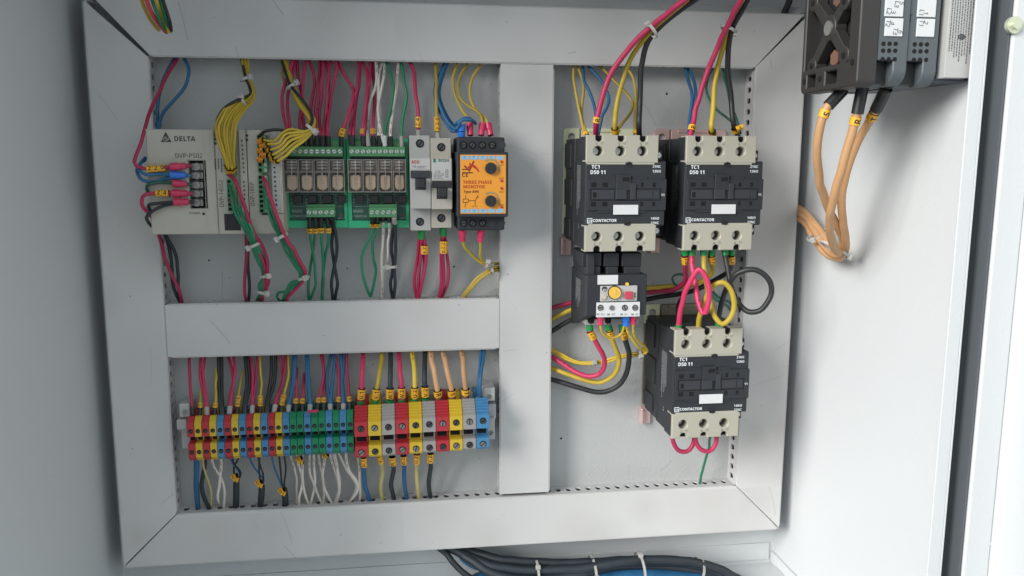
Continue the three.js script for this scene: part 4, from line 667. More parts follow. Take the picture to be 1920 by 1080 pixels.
  const H = [0, 1, 2].map((i) => { const f = i / 2 - 0.5; return [[496, 348 + i * 14, 63], [500 + f * 4, 372 + i * 4, 70], [511 + f * 12, 405, 72 - i * 2], [526 + f * 9, 438, 66], [541 + f * 12, 469, 58 + i], [558 + f * 6, 502, 48], [567 + f * 5, 521, 42], [549 + f * 7, 531, 36], [538 + f * 5, 548, 28], [532 + f * 5, 566, 11]]; });
  wires('# of the green wires in the right module bundle, left to right', 'grn', 1.2, H, { group: 'green wires of the input module' });
  wire('thin green loop bulging left near the foot of right bundle', 'grn', 1.1, [[560, 528, 38], [540, 546, 30], [523, 548, 26], [518, 555, 22], [527, 565, 11]]);
  wire('red pink wire leading the right green bundle from input module', 'pink', 1.55, [[493, 333, 64], [499, 342, 72], [506, 366, 76], [518, 402, 76], [534, 442, 70], [551, 469, 62], [565, 494, 52], [573, 512, 46], [570, 523, 42], [557, 540, 34], [542, 555, 26], [536, 566, 11]]);
  tie('cable tie round the right green bundle beside left relay board', 529, 443, 67, -60, 4.6, 4.2, { side: -1, ha: 1.4, tail: 2 });
  tie('cable tie at the elbow of the right green bundle', 569, 521, 43, -75, 4.4, 4, { ha: 0.4, tail: 4 });
}

// ---------------------------------------------------------------- wires of the relay boards and breakers
{
  const fb = (k = m.ferBlk) => [['f', -9, 0, k, 1.9]];
  const T = (a, b) => [[a, 10], [b, 10]];
  const pinks = [
    [[551, 105], [545, 128], [530, 172], [530, 205], [539, 250], [541, 272]], [[554, 105], [548, 140], [540, 172], [539, 205], [546, 250], [551, 272]], [[556, 105], [560, 150], [568, 190], [562, 225], [563, 250], [562, 272]],
    [[574, 105], [569, 145], [567, 190], [569, 230], [573, 255], [573, 273]], [[577, 105], [588, 140], [588, 170], [582, 210], [582, 240], [583.6, 273]], [[601, 105], [598, 145], [594, 185], [591, 225], [594, 255], [594.4, 274]],
    [[604, 105], [606, 140], [602, 180], [598, 220], [603, 255], [605, 274]], [[606, 105], [616, 135], [614, 170], [610, 215], [606, 250], [605.4, 274]], [[622, 105], [616, 140], [613, 185], [611, 225], [614, 255], [615.8, 275]],
    [[627, 105], [631, 130], [624, 165], [618, 200], [615, 235], [616, 275]], [[628, 105], [645, 138], [662, 168], [660, 195], [649, 226], [641, 250], [639.6, 275]], [[672, 105], [672, 140], [666, 185], [660, 220], [656, 250], [659, 272]],
    [[675, 105], [674, 150], [668, 190], [664, 225], [662, 255], [661, 273]], [[677, 105], [688, 140], [689, 170], [684, 210], [680, 250], [680.6, 274]], [[695, 107], [693, 150], [688, 200], [684, 240], [681, 274]], [[698, 107], [701, 160], [702, 200], [699, 240], [701.6, 274]]];
  wires('# of the pink wires from top trunking to relay boards, from left', 'pink', 1.42, pinks.map((p, i) => [p.map(([u, v], k) => [u, v, k === 0 ? 11 : k === p.length - 1 ? 39.5 : k === p.length - 2 ? 40 : 18 + k * 5 + Math.sin(i * 2.3 + k) * 3.2]), [...fb(), ...([3, 5, 13, 15].includes(i) ? [['m', -12.5, 'O', 2.3, true, 4]] : i === 10 ? [['m', -12.5, '44', 2.7, true, 7]] : [])]]), { group: 'pink wires of the relay boards' });
  const row = (list, z) => list.map((p) => p.map(([u, v], k) => [u, v, k === 0 ? 11 : k === p.length - 1 ? 39.5 : k === p.length - 2 ? 40 : z + k * 3]));
  wires('# of the white wires above the right relay board, from left', 'wht', 1.35, row([[[702, 110], [706, 124], [704, 160], [694, 190], [690, 225], [689, 255], [691, 274]], [[719, 110], [711, 136], [709, 169], [712, 212], [710, 250], [712, 274]], [[721, 110], [720, 145], [714, 172], [709, 195], [713, 240], [722.5, 274]], [[747, 110], [744, 154], [738, 198], [732, 245], [733, 275]]], 20).map((p, i) => [p, fb([m.ferGry, m.ferBlk, m.ferWht, m.ferBlk][i])]), { group: 'white wires of the right relay board' });
  wires('# of the green wires above the right relay board, from left', 'grn', 1.35, row([[[723, 110], [733, 141], [737, 173], [731, 210], [724, 235], [721, 256], [722, 274]], [[750, 110], [759, 158], [762, 180], [755, 221], [753, 255], [753.5, 275]]], 24).map((p, i) => [p, fb([m.ferWht, m.ferGry][i])]), { group: 'green wires above the relay board' });
  wire('pink wire down to the left circuit breaker, marked 24', 'pink', 1.7, [[767, 112, 11], [776, 136, 24], [778, 169, 32], [783, 200, 38], [784, 230, 42], [786, 258, 40]], [['m', -13, '24', 2.7, true, 9], ['f', -7, 0, m.ferGry, 2.2]]);
  wire('yellow wire down to the right circuit breaker, marked 220', 'must', 1.6, [[816, 114, 11], [818, 146, 24], [818, 177, 32], [819, 224, 40], [822, 262, 40]], [['m', -13.5, '220', 2.7, true, 12], ['f', -6, 0, m.ferGry, 2.2]]);
  wires('# of the green wires below the left relay board, from left', 'grn', 1.25, [[[580, 408, 40], [580.5, 424, 38], [581, 436, 36], [586, 471, 28], [592, 531, 20], [581, 562, 10]], [[591, 408, 40], [592, 424, 38], [592, 436, 36], [585, 479, 24], [578, 539, 18], [579, 562, 10]], [[602, 408, 40], [603, 424, 38], [602, 436, 36], [606, 491, 26], [604, 562, 10]], [[613, 408, 40], [615, 424, 38], [617, 440, 36], [608, 490, 22], [603, 562, 10]]].map((p, i) => [p, [['f', 0, 9, m.ferBlk, 1.9], ['m', 11.4, ['4', '5', '0', '7'][i], 2.5, false, 4.4]]]), { group: 'green wires below the left relay board' });
  const pr = (list) => list.map((p) => p.map(([u, v], k) => [u, v, k === 0 ? 40 : k === p.length - 1 ? 10 : 36 - k * 4]));
  wires('# wire of the twisted black pair below left relay board', 'gblu', 1.45, pr([[[623, 408], [624, 424], [622, 460], [628, 503], [632, 531], [628, 561]], [[623, 410], [626, 424], [632, 460], [626, 503], [622, 531], [624, 561]]]).map((p, i) => [p.map(([u, v, z]) => [u, v, z + i * 3]), [['f', 0, 9, m.ferBlk, 2]]]), { group: 'black wire pair below the left relay board' });
  wires('# of the green wires bowing out below the right relay board', 'grn', 1.25, pr([[[697, 405], [698, 424], [696, 437], [679, 482], [682, 523], [694, 556]], [[707, 405], [707, 424], [704, 437], [697, 461], [704, 506], [701, 532], [695, 556]]]).map((p, i) => [p, [['f', 0, 8, m.ferBlk, 1.8], ['m', 10.4, '0', 2.4, false, 4.2]]]), { group: 'green wires below the right relay board' });
  wires('# white wire below the right relay board', 'wht', 1.3, pr([[[717, 405], [719, 424], [716, 476], [717, 523], [718, 558]], [[728, 405], [731, 426], [729, 448], [726, 486], [720, 506], [717, 540], [716, 558]]]).map((p) => [p, [['f', 0, 7, m.ferBlk, 1.8]]]), { group: 'white wires below the right relay board' });
  wires('# wire of the black pair tied with white below right relay board', 'gblu', 1.5, pr([[[738, 405], [739, 424], [733, 457], [737, 499], [732, 532], [736, 558]], [[739, 408], [741, 424], [742, 457], [740, 499], [741, 532], [738, 558]]]).map((p, i) => [p.map(([u, v, z]) => [u, v, z + i * 3]), [['f', 0, 8, m.ferGry, 2]]]), { group: 'black wire pair below the right relay board' });
  tie('cable tie joining black pair to a white wire below relay board', 735, 500, 26, -88, 3.8, 3.2, { side: -1, ha: 1.2, tail: 6 });
  wires('# of the pink wires below the left circuit breaker, from left', 'pink', 1.45, [[[787, 428, 40], [786, 450, 34], [782, 486, 26], [777, 532, 20], [781, 558, 10]], [[790, 428, 42], [789, 476, 30], [785, 525, 22], [783, 558, 12]], [[792, 428, 38], [792, 460, 28], [796, 504, 22], [789, 535, 18], [784, 558, 8]], [[793, 428, 42], [796, 450, 36], [799, 486, 30], [791, 532, 24], [785, 558, 12]]], { group: 'pink wires below the left circuit breaker' });
  wires('# of the pink wires below the right circuit breaker, from left', 'pink', 1.45, [[[829, 424, 40], [828, 450, 34], [827, 486, 26], [827, 532, 20], [823, 557, 10]], [[831, 424, 42], [831, 470, 32], [832, 500, 26], [831, 535, 20], [825, 557, 12]], [[833, 424, 42], [834, 450, 34], [839, 486, 26], [839, 530, 20], [829, 557, 10]]], { group: 'pink wires below the right circuit breaker' });
  for (const [l, u, v0, v1] of [['green collar on the pink wires under the left circuit breaker', 790.5, 430, 446], ['green collar on the pink wires under the right circuit breaker', 831, 425, 440]]) tag(part('end_sleeve', [along(P3([u, v0, 41]), P3([u, v1, 37]), 3.3, 16)], m.ferGrn), l, 'end sleeve', 'green collars under the circuit breakers');
  tag(part('wire_marker', sleeve(P3([796, 468, 35]), V(0, 1, 0.1), 7.6, 3.3, '24', true), m.print, null, true), 'yellow marker 24 on the pink wires under left circuit breaker', 'wire marker');
  tag(part('wire_marker', sleeve(P3([832, 463, 36]), V(0, 1, 0.1), 11, 3.6, '220', true), m.print, null, true), 'yellow marker 220 on the pink wires under right circuit breaker', 'wire marker');
  // phase monitor
  wires('# of the blue wires curving to the phase monitor, from left', 'blu', 1.5, [[[837, 113, 10], [822, 146, 20], [815, 173, 26], [823, 204, 34], [838, 234, 42], [854, 249, 48], [866, 246, 52], [866, 262, 50]], [[839, 113, 12], [826, 146, 24], [819, 173, 30], [827, 204, 38], [842, 232, 46], [856, 244, 52], [859, 233, 56], [870, 223, 58], [886, 226, 56], [892, 232, 50]], [[841, 113, 10], [829, 146, 18], [823, 173, 24], [831, 204, 32], [846, 230, 40], [856, 236, 46], [862, 226, 50], [876, 221, 48], [890, 230, 44]]], { group: 'blue wires of the phase monitor' });
  wires('# of the yellow wires above the phase monitor, from left', 'must', 1.35, [[[861, 114, 10], [849, 146, 18], [853, 177, 24], [868, 208, 32], [880, 228, 46], [882, 254, 50]], [[880, 114, 10], [860, 150, 20], [859, 172, 26], [870, 192, 32], [894, 208, 38], [905, 226, 46], [902, 254, 50]], [[905, 114, 10], [884, 152, 20], [882, 185, 28], [897, 212, 36], [912, 224, 44], [920, 254, 50]]].map((p) => [p, [['l', -11, 1, m.lugRed, 2.9]]]), { group: 'yellow wires above the phase monitor' });
  tag(part('crimp_lug', [along(P3([865, 233, 52]), P3([865, 246, 52]), 3.6), along(P3([865, 246, 52]), P3([865, 256, 51]), 3.2)], m.lugBlu), 'blue crimp lug at the top left of the phase monitor', 'crimp lug');
  wires('# yellow wire leaving the bottom of the phase monitor, from left', 'yel', 1.4, [[[867, 430, 48], [867, 455, 44], [881, 473, 36], [898, 490, 30], [919, 500, 28], [940, 500, 10]], [[902, 430, 48], [901, 456, 46], [902, 482, 38], [909, 493, 34], [936, 494, 10]]].map((p) => [p, [['l', 0, 11, m.lugRed, 3]]]), { group: 'yellow wires below the phase monitor' });
  wires('# printed yellow wire curving from central trunking to middle trunking', 'mustP', 1.5, [[[940, 505, 10], [919, 506, 24], [892, 525, 24], [876, 544, 20], [868, 556, 10]], [[940, 508, 14], [921, 510, 30], [896, 527, 30], [879, 546, 24], [871, 557, 12]]], { group: 'printed yellow wires at the trunking corner' });
  tie('cable tie on the yellow wires below the phase monitor', 913, 494, 31, -20, 3.6, 3.4, { ha: 0.5 });
  tie('cable tie on the printed yellow wires beside central trunking', 922, 506, 27, 10, 3.6, 3.4, { ha: 1.5 });
}

// ---------------------------------------------------------------- wires above and below the terminals
{
  const zE = 34, sm = (p) => p.map(([u, v, z], k) => [u, v, z ?? (k === 0 ? 12 : k === p.length - 1 ? zE : 20 + k * 5)]);
  const F = (mat = m.ferBlk) => ['f', -7, 0, mat, 1.9], K = (t) => ['m', -9.5, t, 2.2, true, 4.4];
  const G = (text, col, r, list, group) => wires(text, col, r, list.map((e) => (Array.isArray(e[0][0]) ? [sm(e[0]), e[1]] : [sm(e), [F()]])), { group });
  G('# of the pink wires above the small terminals, from left', 'pink', 1.3, [
    [[[355, 668], [356, 719], [360, 755], [361, 778]], [F()]], [[[377, 668], [375, 703], [384, 744], [388, 778]], [F(m.ferGry)]], [[[385, 668], [381, 703], [387, 748], [389, 778]], [F(m.ferGry)]],
    [[[428, 668], [437, 703], [432, 745], [429, 776]], [F(m.ferGry)]], [[[438, 668], [440, 697], [434, 745], [431, 776]], [F(m.ferGry)]], [[[471, 670], [474, 709], [473, 750], [472, 775]], [F(m.ferGry)]], [[[483, 668], [479, 719], [475, 752], [473, 775]], [F(m.ferGry)]],
    [[[526, 665], [528, 719], [518, 748], [513, 773]], [F(m.ferGry)]], [[[535, 665], [533, 703], [520, 750], [514, 773]], [F(m.ferGry)]], [[[557, 690], [556, 720], [555, 750], [554, 772]], [F(), K('0')]], [[[571, 700], [569, 725], [567, 750], [567, 772]], [F(), K('0')]],
    [[[602, 665], [607, 703], [598, 745], [594, 770]], [F(), K('0')]], [[[605, 665], [608, 719], [607, 750], [607, 770]], [F(), K('0')]], [[[629, 665], [635, 710], [635, 745], [634, 769]], [F(), K('0')]], [[[650, 662], [652, 710], [655, 745], [656, 768]], [F(), K('0')]]], 'pink wires above the small terminals');
  G('# of the yellow wires above the small terminals, from left', 'yel', 1.1, [[[[378, 700, 14], [377, 725], [376, 760], [374, 780]], [F(), K('1')]], [[[406, 690, 14], [405, 720], [404, 755], [402, 780]], [F(), K('1')]], [[[455, 695, 14], [449, 730], [446, 755], [444, 778]], [F(), K('0'), ['m', -14.5, '0', 2.4, true, 4.4]]], [[[487, 668], [490, 719], [488, 748], [488, 777]], [F(), K('0'), ['m', -14.5, '1', 2.3, true, 4.4]]], [[[540, 668], [540, 709], [530, 748], [527, 775]], [F(), K('0'), ['m', -14.5, '0', 2.4, true, 4.4]]]], 'yellow wires above the small terminals');
  G('# of the black wires above the small terminals, from left', 'blk', 1.55, [[[[410, 668], [411, 734], [415, 778]], [F()]], [[[415, 668], [416, 734], [418, 778]], [F()]], [[[459, 667], [463, 719], [458, 755], [457, 777]], [F()]], [[[464, 667], [468, 719], [461, 755], [460, 777]], [F()]], [[[509, 666], [507, 719], [500, 755], [499, 776]], [F()]], [[[517, 666], [514, 719], [503, 755], [502, 776]], [F()]]], 'black wires above the small terminals');
  G('# of the blue wires above the small terminals, from left', 'blu', 1.45, [[[[551, 665], [548, 719], [541, 755], [540, 774]], [F(m.ferGry)]], [[[555, 665], [551, 719], [543, 755], [541, 774]], [F(m.ferGry)]], [[[574, 664], [575, 703], [580, 750], [580, 773]], [F(m.ferGry)]], [[[577, 664], [579, 710], [582, 750], [582, 773]], [F(m.ferGry)]], [[[621, 664], [613, 703], [617, 750], [619, 772]], [F(m.ferGry)]], [[[627, 664], [625, 703], [620, 750], [620, 772]], [F(m.ferGry)]], [[[639, 662], [641, 710], [643, 771]], [F(m.ferGry)]], [[[645, 662], [643, 710], [645, 771]], [F(m.ferGry)]]], 'blue wires above the small terminals');
  tag(part('wire_offcut', along(P3([577, 772, 47.5]), P3([597, 770, 47.5]), 1.3, 8), w.pink[2]), 'short pink wire offcut lying on the green terminals', 'wire offcut');
  // large terminals
  const B = (label, col, r, pts, k, mk, at) => wire(label, col, r, pts.map(([u, v], i) => [u, v, i === 0 ? 11 : i === pts.length - 1 ? 32 : 30 + i * 3.4]), [['f', -10, 0, k, 3.3], ...(mk ? [['m', -10 - at, mk, r + 1.35, mk.length > 1 ? true : false, mk.length > 1 ? 9.5 : 5.5]] : [])]);
  B('thick pink cable marked U1 on a large red terminal', 'pinkP', 2.15, [[681, 656], [679, 695], [677, 735], [676, 768]], m.ferGrn, 'U1', 7);
  B('thick yellow cable marked V1 on a large yellow terminal', 'yel', 2.15, [[718, 655], [712, 700], [706, 735], [702, 767]], m.ferGrn, 'V1', 6.5);
  B('thick black cable marked W1 on a large grey terminal', 'gblu', 2.25, [[732, 655], [732, 700], [731, 735], [730, 766]], m.ferGrn, 'W1', 6.5);
  B('thick pink cable marked W2 on a large red terminal', 'pinkP', 2.15, [[747, 655], [751, 700], [753, 735], [753, 765]], m.ferGrn, 'W2', 6.5);
  B('thick yellow cable marked U2 on a large yellow terminal', 'yelP', 2.15, [[772, 653], [777, 700], [778, 732], [777, 764]], m.ferGrn, 'U2', 6.5);
  B('thick black cable marked V2 on a large grey terminal', 'gblu', 2.25, [[797, 653], [796, 700], [797, 730], [798, 763]], m.ferGrn, 'V2', 6.5);
  B('orange cable marked R on the rightmost large red terminal', 'orgP', 2.5, [[806, 653], [812, 690], [820, 730], [823, 762]], m.ferBrn, 'R', 4.5);
  B('orange cable marked S on the rightmost large yellow terminal', 'orgP', 2.5, [[830, 652], [837, 690], [846, 728], [849, 761]], m.ferBrn, 'S', 4.5);
  B('orange cable marked T on the rightmost large grey terminal', 'orgP', 2.5, [[865, 650], [869, 690], [872, 724], [874, 759]], m.ferBrn, 'T', 4.5);
  wires('# of two blue wires on the large blue terminal', 'blu', 1.5, [[[[906, 649, 11], [899, 690, 30], [897, 720, 38], [900, 758, 32]], [['f', -7.5, 0, m.ferOrg, 2.7]]], [[[909, 649, 13], [904, 690, 34], [900, 725, 42], [901, 756, 34]], []]], { group: 'blue wires on the large blue terminal' });
  const D = (label, col, r, pts, mk) => wire(label, col, r, pts.map(([u, v], i) => [u, v, [32, 36, 34, 26, 20, 9][Math.round(i * 5 / (pts.length - 1))]]), mk ? [['m', 9, mk, r + 0.9, true, 9]] : []);
  D('blue cable marked U1 leaving a large red terminal downwards', 'blu', 2.0, [[680, 848], [682, 864], [682, 880], [685, 912], [696, 948]], 'U1');
  D('first pale yellow cable marked V1 leaving a large terminal downwards', 'pale', 2.0, [[709, 842], [714, 862], [718, 882], [714, 915], [719, 945]], 'V1');
  D('black cable marked W1 leaving a large grey terminal downwards', 'gblu', 2.15, [[734, 846], [736, 862], [738, 880], [734, 912], [741, 944]], 'W1');
  D('blue cable marked W2 leaving a large red terminal downwards', 'blu', 2.0, [[756, 844], [757, 860], [758, 880], [759, 915], [765, 942]], 'W2');
  D('second pale yellow cable marked U2 leaving a large terminal downwards', 'pale', 2.0, [[782, 842], [782, 860], [781, 880], [783, 915], [787, 941]], 'U2');
  D('black cable marked V2 leaving a large grey terminal downwards', 'gblu', 2.15, [[807, 840], [807, 857], [807, 877], [804, 912], [809, 941]], 'V2');
  const dn = (p) => p.map(([u, v], k) => [u, v, k === 0 ? 30 : k === p.length - 1 ? 10 : 28 - k * 3]);
  const E = (text, col, r, list, group) => wires(text, col, r, list.map(dn), { group });
  E('# of the blue wires below the leftmost terminals', 'blu', 1.6, [[[365, 850], [367, 870], [366, 910], [371, 960]], [[370, 850], [370, 870], [370, 910], [373, 960]]], 'blue wires below the leftmost terminals');
  wire('black cable below the leftmost yellow terminals', 'gblu', 1.95, dn([[382, 850], [384, 868], [378, 912], [384, 935], [396, 960]]));
  wire('pale yellow wire hooking down beside the left black cable', 'pale', 1.1, dn([[380, 850], [383, 880], [390, 902], [397, 926], [393, 956]]));
  E('# of the white wires below the small terminals, from left', 'wht', 1.25, [[[397, 850], [400, 872], [414, 894], [421, 923], [419, 958]], [[412, 850], [415, 868], [411, 908], [408, 933], [412, 944]], [[543, 845], [546, 862], [555, 892], [556, 953]], [[558, 845], [560, 870], [567, 894], [562, 930], [559, 952]], [[567, 845], [567, 867], [568, 908], [580, 952]], [[581, 842], [580, 880], [590, 912], [606, 950]], [[587, 842], [589, 870], [590, 908], [581, 951]], [[596, 842], [599, 870], [607, 908], [606, 949]], [[611, 842], [606, 880], [605, 900], [612, 925], [625, 947]], [[618, 842], [621, 862], [632, 890], [635, 915], [627, 946]], [[622, 842], [630, 870], [637, 905], [631, 946]], [[630, 840], [650, 880], [668, 908], [655, 945]], [[648, 840], [652, 876], [672, 912], [652, 946]], [[626, 842], [633, 884], [636, 917], [630, 945]], [[670, 848], [674, 880], [675, 917], [674, 946]]], 'white wires below the small terminals');
  const trio = (n, u, sheath, list) => {
    const t = thing('sheathed_cable', `${n} of three dark sheathed cables splitting into thin wires below terminals`, 'cable', P3([u, 900, 20]).toArray(), 'dark sheathed cables below the terminals');
    const tb = (pts, r) => new THREE.TubeGeometry(new THREE.CatmullRomCurve3(pts.map(P3), false, 'centripetal'), 30, r, 9);
    part('sheath', [tb(sheath, 2.9), new THREE.SphereGeometry(2.8, 12, 8).translate(...P3(sheath[0]).toArray())], w.gblu[1], t, true);
    list.forEach(([c, p]) => part('core', tb(p.map(([a, b], k) => [a, b, k === 0 ? 30 : 26 - k * 1.5]), 0.85), w[c][1], t, true));
  };
  trio('first', 440, [[443, 906, 20], [443, 925, 18], [442, 960, 9]], [['blu', [[427, 850], [436, 868], [445, 880], [450, 890], [444, 908]]], ['blk', [[436, 850], [438, 868], [451, 885], [449, 896], [443, 908]]], ['blk', [[447, 850], [446, 862], [439, 874], [439, 888], [442, 908]]]]);
  trio('second', 488, [[491, 912, 20], [490, 930, 18], [487, 958, 9]], [['blu', [[466, 850], [474, 872], [486, 888], [493, 898], [491, 913]]], ['blk', [[483, 850], [487, 870], [493, 888], [494, 900], [491, 913]]], ['blk', [[487, 850], [486, 872], [487, 894], [490, 913]]]]);
  trio('third', 532, [[533, 918, 20], [535, 935, 18], [534, 956, 9]], [['blu', [[507, 848], [516, 880], [527, 908], [532, 919]]], ['blk', [[523, 848], [526, 880], [529, 908], [533, 919]]], ['blk', [[532, 848], [536, 880], [533, 905], [534, 919]]]]);
  [[440, 893, 'first'], [485, 904, 'second'], [528, 919, 'third'], [561, 860, 'fourth'], [610, 854, 'fifth']].forEach(([u, v, n], i) => {
    const p = P3([u, v, 30]), t = thing('wire_marker', `${n} of the yellow markers among wires below the small terminals`, 'wire marker', p.toArray(), 'yellow markers below the small terminals');
    part('marker_ring', sleeve(p, V(0.8, 0.4, 0.3), 5.2, 2.3, 'O', false), m.print, t, true);
    if (i !== 4) part('marker_ring', sleeve(p.clone().add(V(1.5, -3.6, -0.5)), V(1, -0.3, 0.2), 4.6, 2.1, 'I', true), m.print, t, true);
  });
}

// ---------------------------------------------------------------- contactor cables
{
  const ring = (mk, at = -9, flip = true, L = 4.5) => ['m', at, mk, 3.3, flip, L];
  const g1 = { group: 'thick cables entering the left contactor from above' }, g2 = { group: 'thick cables entering the right contactor from above' };
  wire('thick pink cable entering the left contactor, leaning far right upward', 'pink', 2.35, [[1300, -14, 120], [1265, 14, 106], [1230, 43, 92], [1195, 74, 80], [1162, 113, 70], [1140, 150, 66], [1126, 195, 66], [1118, 230, 68], [1117, 256, 56]], [ring('R', -19, true, 5)], g1);
  wire('thick yellow cable entering the left contactor under a tie', 'yel', 2.2, [[1292, -2, 110], [1250, 32, 96], [1215, 66, 80], [1188, 100, 68], [1169, 145, 62], [1156, 200, 62], [1152, 235, 66], [1156, 256, 56]], [ring(' ', -9)], g1);
  wire('thick black cable entering the left contactor under a tie', 'blk', 2.4, [[1322, -14, 118], [1272, 21, 102], [1235, 52, 88], [1214, 80, 76], [1203, 125, 66], [1200, 190, 62], [1198, 235, 66], [1199, 256, 56]], [], g1);
  wire('thick pink cable entering the right contactor, nearly upright', 'pink', 2.35, [[1400, -20, 112], [1385, 10, 104], [1366, 44, 92], [1350, 80, 80], [1331, 122, 70], [1313, 175, 66], [1300, 225, 68], [1294, 260, 74]], [ring('R', -10, true, 5)], g2);
  wire('thick yellow cable entering the right contactor under a tie', 'yel', 2.2, [[1396, -6, 104], [1376, 36, 90], [1362, 70, 78], [1350, 110, 68], [1341, 150, 64], [1337, 205, 64], [1334, 240, 68], [1339, 256, 56]], [ring('2', -9)], g2);
  wire('thick black cable entering the right contactor under a tie', 'blk', 2.4, [[1412, -20, 108], [1390, 20, 98], [1373, 54, 86], [1366, 92, 74], [1366, 140, 66], [1372, 195, 64], [1375, 232, 66], [1384, 256, 56]], [ring(' ', -10)], g2);
  tie('cable tie across the thick cables above left contactor', 1222, 58, 88, 38, 6.2, 5, { side: 1, ha: 1.2 });
  tie('cable tie across the thick cables above right contactor', 1366, 55, 86, 65, 6.2, 5, { side: -1, ha: 1.5 });
  const th = (p) => p.map(([u, v], k) => [u, v, k === 0 ? 10 : k === p.length - 1 ? 58 : 18 + k * 9]);
  wires('# of the thin yellow wires above the left contactor, from left', 'must', 1.3, [[[1075, 118], [1077, 160], [1085, 200], [1094, 240], [1101, 262]], [[1080, 118], [1094, 160], [1090, 212], [1096, 240], [1104, 262]], [[1119, 118], [1156, 156], [1185, 192], [1181, 213], [1158, 244], [1154, 262]], [[1166, 120], [1182, 136], [1192, 165], [1190, 225], [1193, 262]]].map((p) => [th(p), [['m', -8, ' ', 2.2, true, 4]]]), { group: 'thin yellow wires above the left contactor' });
  wires('# of the blue wires above the left contactor, from left', 'blu', 1.4, [[[1092, 118], [1096, 152], [1110, 184], [1117, 215], [1120, 262]], [[1097, 118], [1130, 156], [1142, 186], [1128, 220], [1121, 262]]].map(th), { group: 'blue wires above the left contactor' });
  wires('# of the blue wires above the right contactor, from left', 'blu', 1.5, [[[1284, 121], [1290, 150], [1298, 180], [1292, 225], [1292, 262]], [[1288, 121], [1302, 155], [1304, 186], [1298, 225], [1297, 262]]].map(th), { group: 'blue wires above the right contactor' });
  wires('# of the thin green wires behind right contactor cables, from left', 'dgrn', 1.1, [[[1339, 124], [1326, 150], [1326, 176], [1343, 205], [1370, 226], [1386, 246]], [[1354, 124], [1362, 160], [1370, 195], [1382, 225], [1388, 250]]].map(th), { group: 'thin green wires above the right contactor' });
  tag(part('wire_marker', sleeve(P3([1386, 240, 70]), V(0.9, 0.35, 0), 7, 2.3, '3', false), m.print, null, true), 'yellow marker lying across the cables above the right contactor', 'wire marker');
  // between right and lower contactor
  const f0 = ['f', 0, 8, m.ferGrn, 3.1];
  wire('pink cable with big loop between right and lower contactors', 'pinkP', 2.35, [[1297, 462, 72], [1298, 492, 74], [1302, 525, 80], [1312, 573, 90], [1321, 589, 95], [1329, 562, 98], [1325, 524, 98], [1313, 505, 96], [1297, 522, 92], [1282, 557, 84], [1273, 606, 74], [1273, 630, 70]], [f0, ['f', -12, 0, m.ferGrn, 3]]);
  wire('yellow cable with loop between right and lower contactors', 'yel', 2.35, [[1319, 462, 72], [1320, 498, 74], [1328, 548, 84], [1340, 592, 92], [1357, 609, 96], [1373, 590, 98], [1374, 552, 98], [1356, 529, 96], [1337, 536, 92], [1322, 564, 84], [1310, 606, 74], [1312, 630, 70]], [f0]);
  wire('black cable with wide loop over right trunking', 'blk', 2.4, [[1359, 462, 72], [1363, 498, 76], [1378, 556, 86], [1400, 583, 94], [1425, 582, 100], [1445, 556, 104], [1442, 525, 104], [1415, 506, 100], [1385, 511, 94], [1366, 535, 86], [1352, 572, 76], [1346, 606, 72], [1348, 630, 70]], [f0, ['f', -13, 0, m.ferGrn, 3]]);
  const bk = (label, col, pts, mk) => wire(label, col, 2.3, pts, [f0, ['m', 13, mk, 3.4, true, 8]], { group: 'cables running left behind the overload relay' });
  bk('pink cable marked W2 turning left under right contactor', 'pink', [[1285, 462, 72], [1284, 486, 68], [1286, 512, 58], [1282, 530, 46], [1262, 543, 36], [1216, 548, 26], [1140, 557, 14], [1070, 568, 10], [1030, 579, 9]], 'W2');
  bk('yellow cable marked U2 turning left under right contactor', 'yel', [[1336, 462, 72], [1334, 486, 68], [1337, 505, 58], [1326, 522, 46], [1290, 536, 34], [1216, 540, 28], [1140, 560, 18], [1069, 582, 12], [1030, 600, 9]], 'U2');
  bk('black cable marked V2 turning left under right contactor', 'blk', [[1373, 462, 72], [1371, 486, 68], [1368, 505, 58], [1350, 520, 44], [1300, 545, 28], [1216, 560, 16], [1140, 578, 12], [1075, 598, 10], [1030, 624, 9]], 'V2');
  wire('thin dark green loop behind the pink loop', 'dgrn', 1.1, [[1284, 516, 30], [1266, 515, 36], [1258, 525, 38], [1268, 534, 34], [1284, 540, 28]]);
  wire('short dark blue wire behind the pink loop above lower contactor', 'gblu', 1.7, [[1282, 556, 20], [1273, 566, 34], [1270, 585, 44], [1276, 608, 50]]);
  wires('# of the teal wires behind the yellow loop above lower contactor', 'dgrn', 1.3, [[[1330, 548, 26], [1344, 563, 30], [1362, 572, 26], [1375, 590, 14]], [[1334, 544, 22], [1348, 558, 26], [1366, 566, 22], [1378, 580, 12]]], { group: 'teal wires behind the yellow loop' });
  wires('# of the pink loops under the lower contactor, from left', 'pink', 2.1, [[[1260, 815, 72], [1263, 832, 72], [1272, 844, 72], [1284, 847, 72], [1295, 842, 72], [1301, 828, 72], [1302, 815, 72]], [[1303, 815, 74], [1306, 832, 74], [1315, 843, 74], [1327, 847, 74], [1338, 841, 74], [1343, 828, 74], [1344, 815, 74]]], { group: 'pink loops under the lower contactor', cat: 'cable' });
  wire('thin green wire from lower contactor to the bottom trunking', 'grn', 1.25, [[1333, 815, 60], [1328, 845, 48], [1318, 878, 26], [1311, 912, 10]]);
  // overload relay
  const ol = { group: 'thick cables curving left below the overload relay' };
  const fe = ['f', 0, 8.5, m.ferGrn, 3.2];
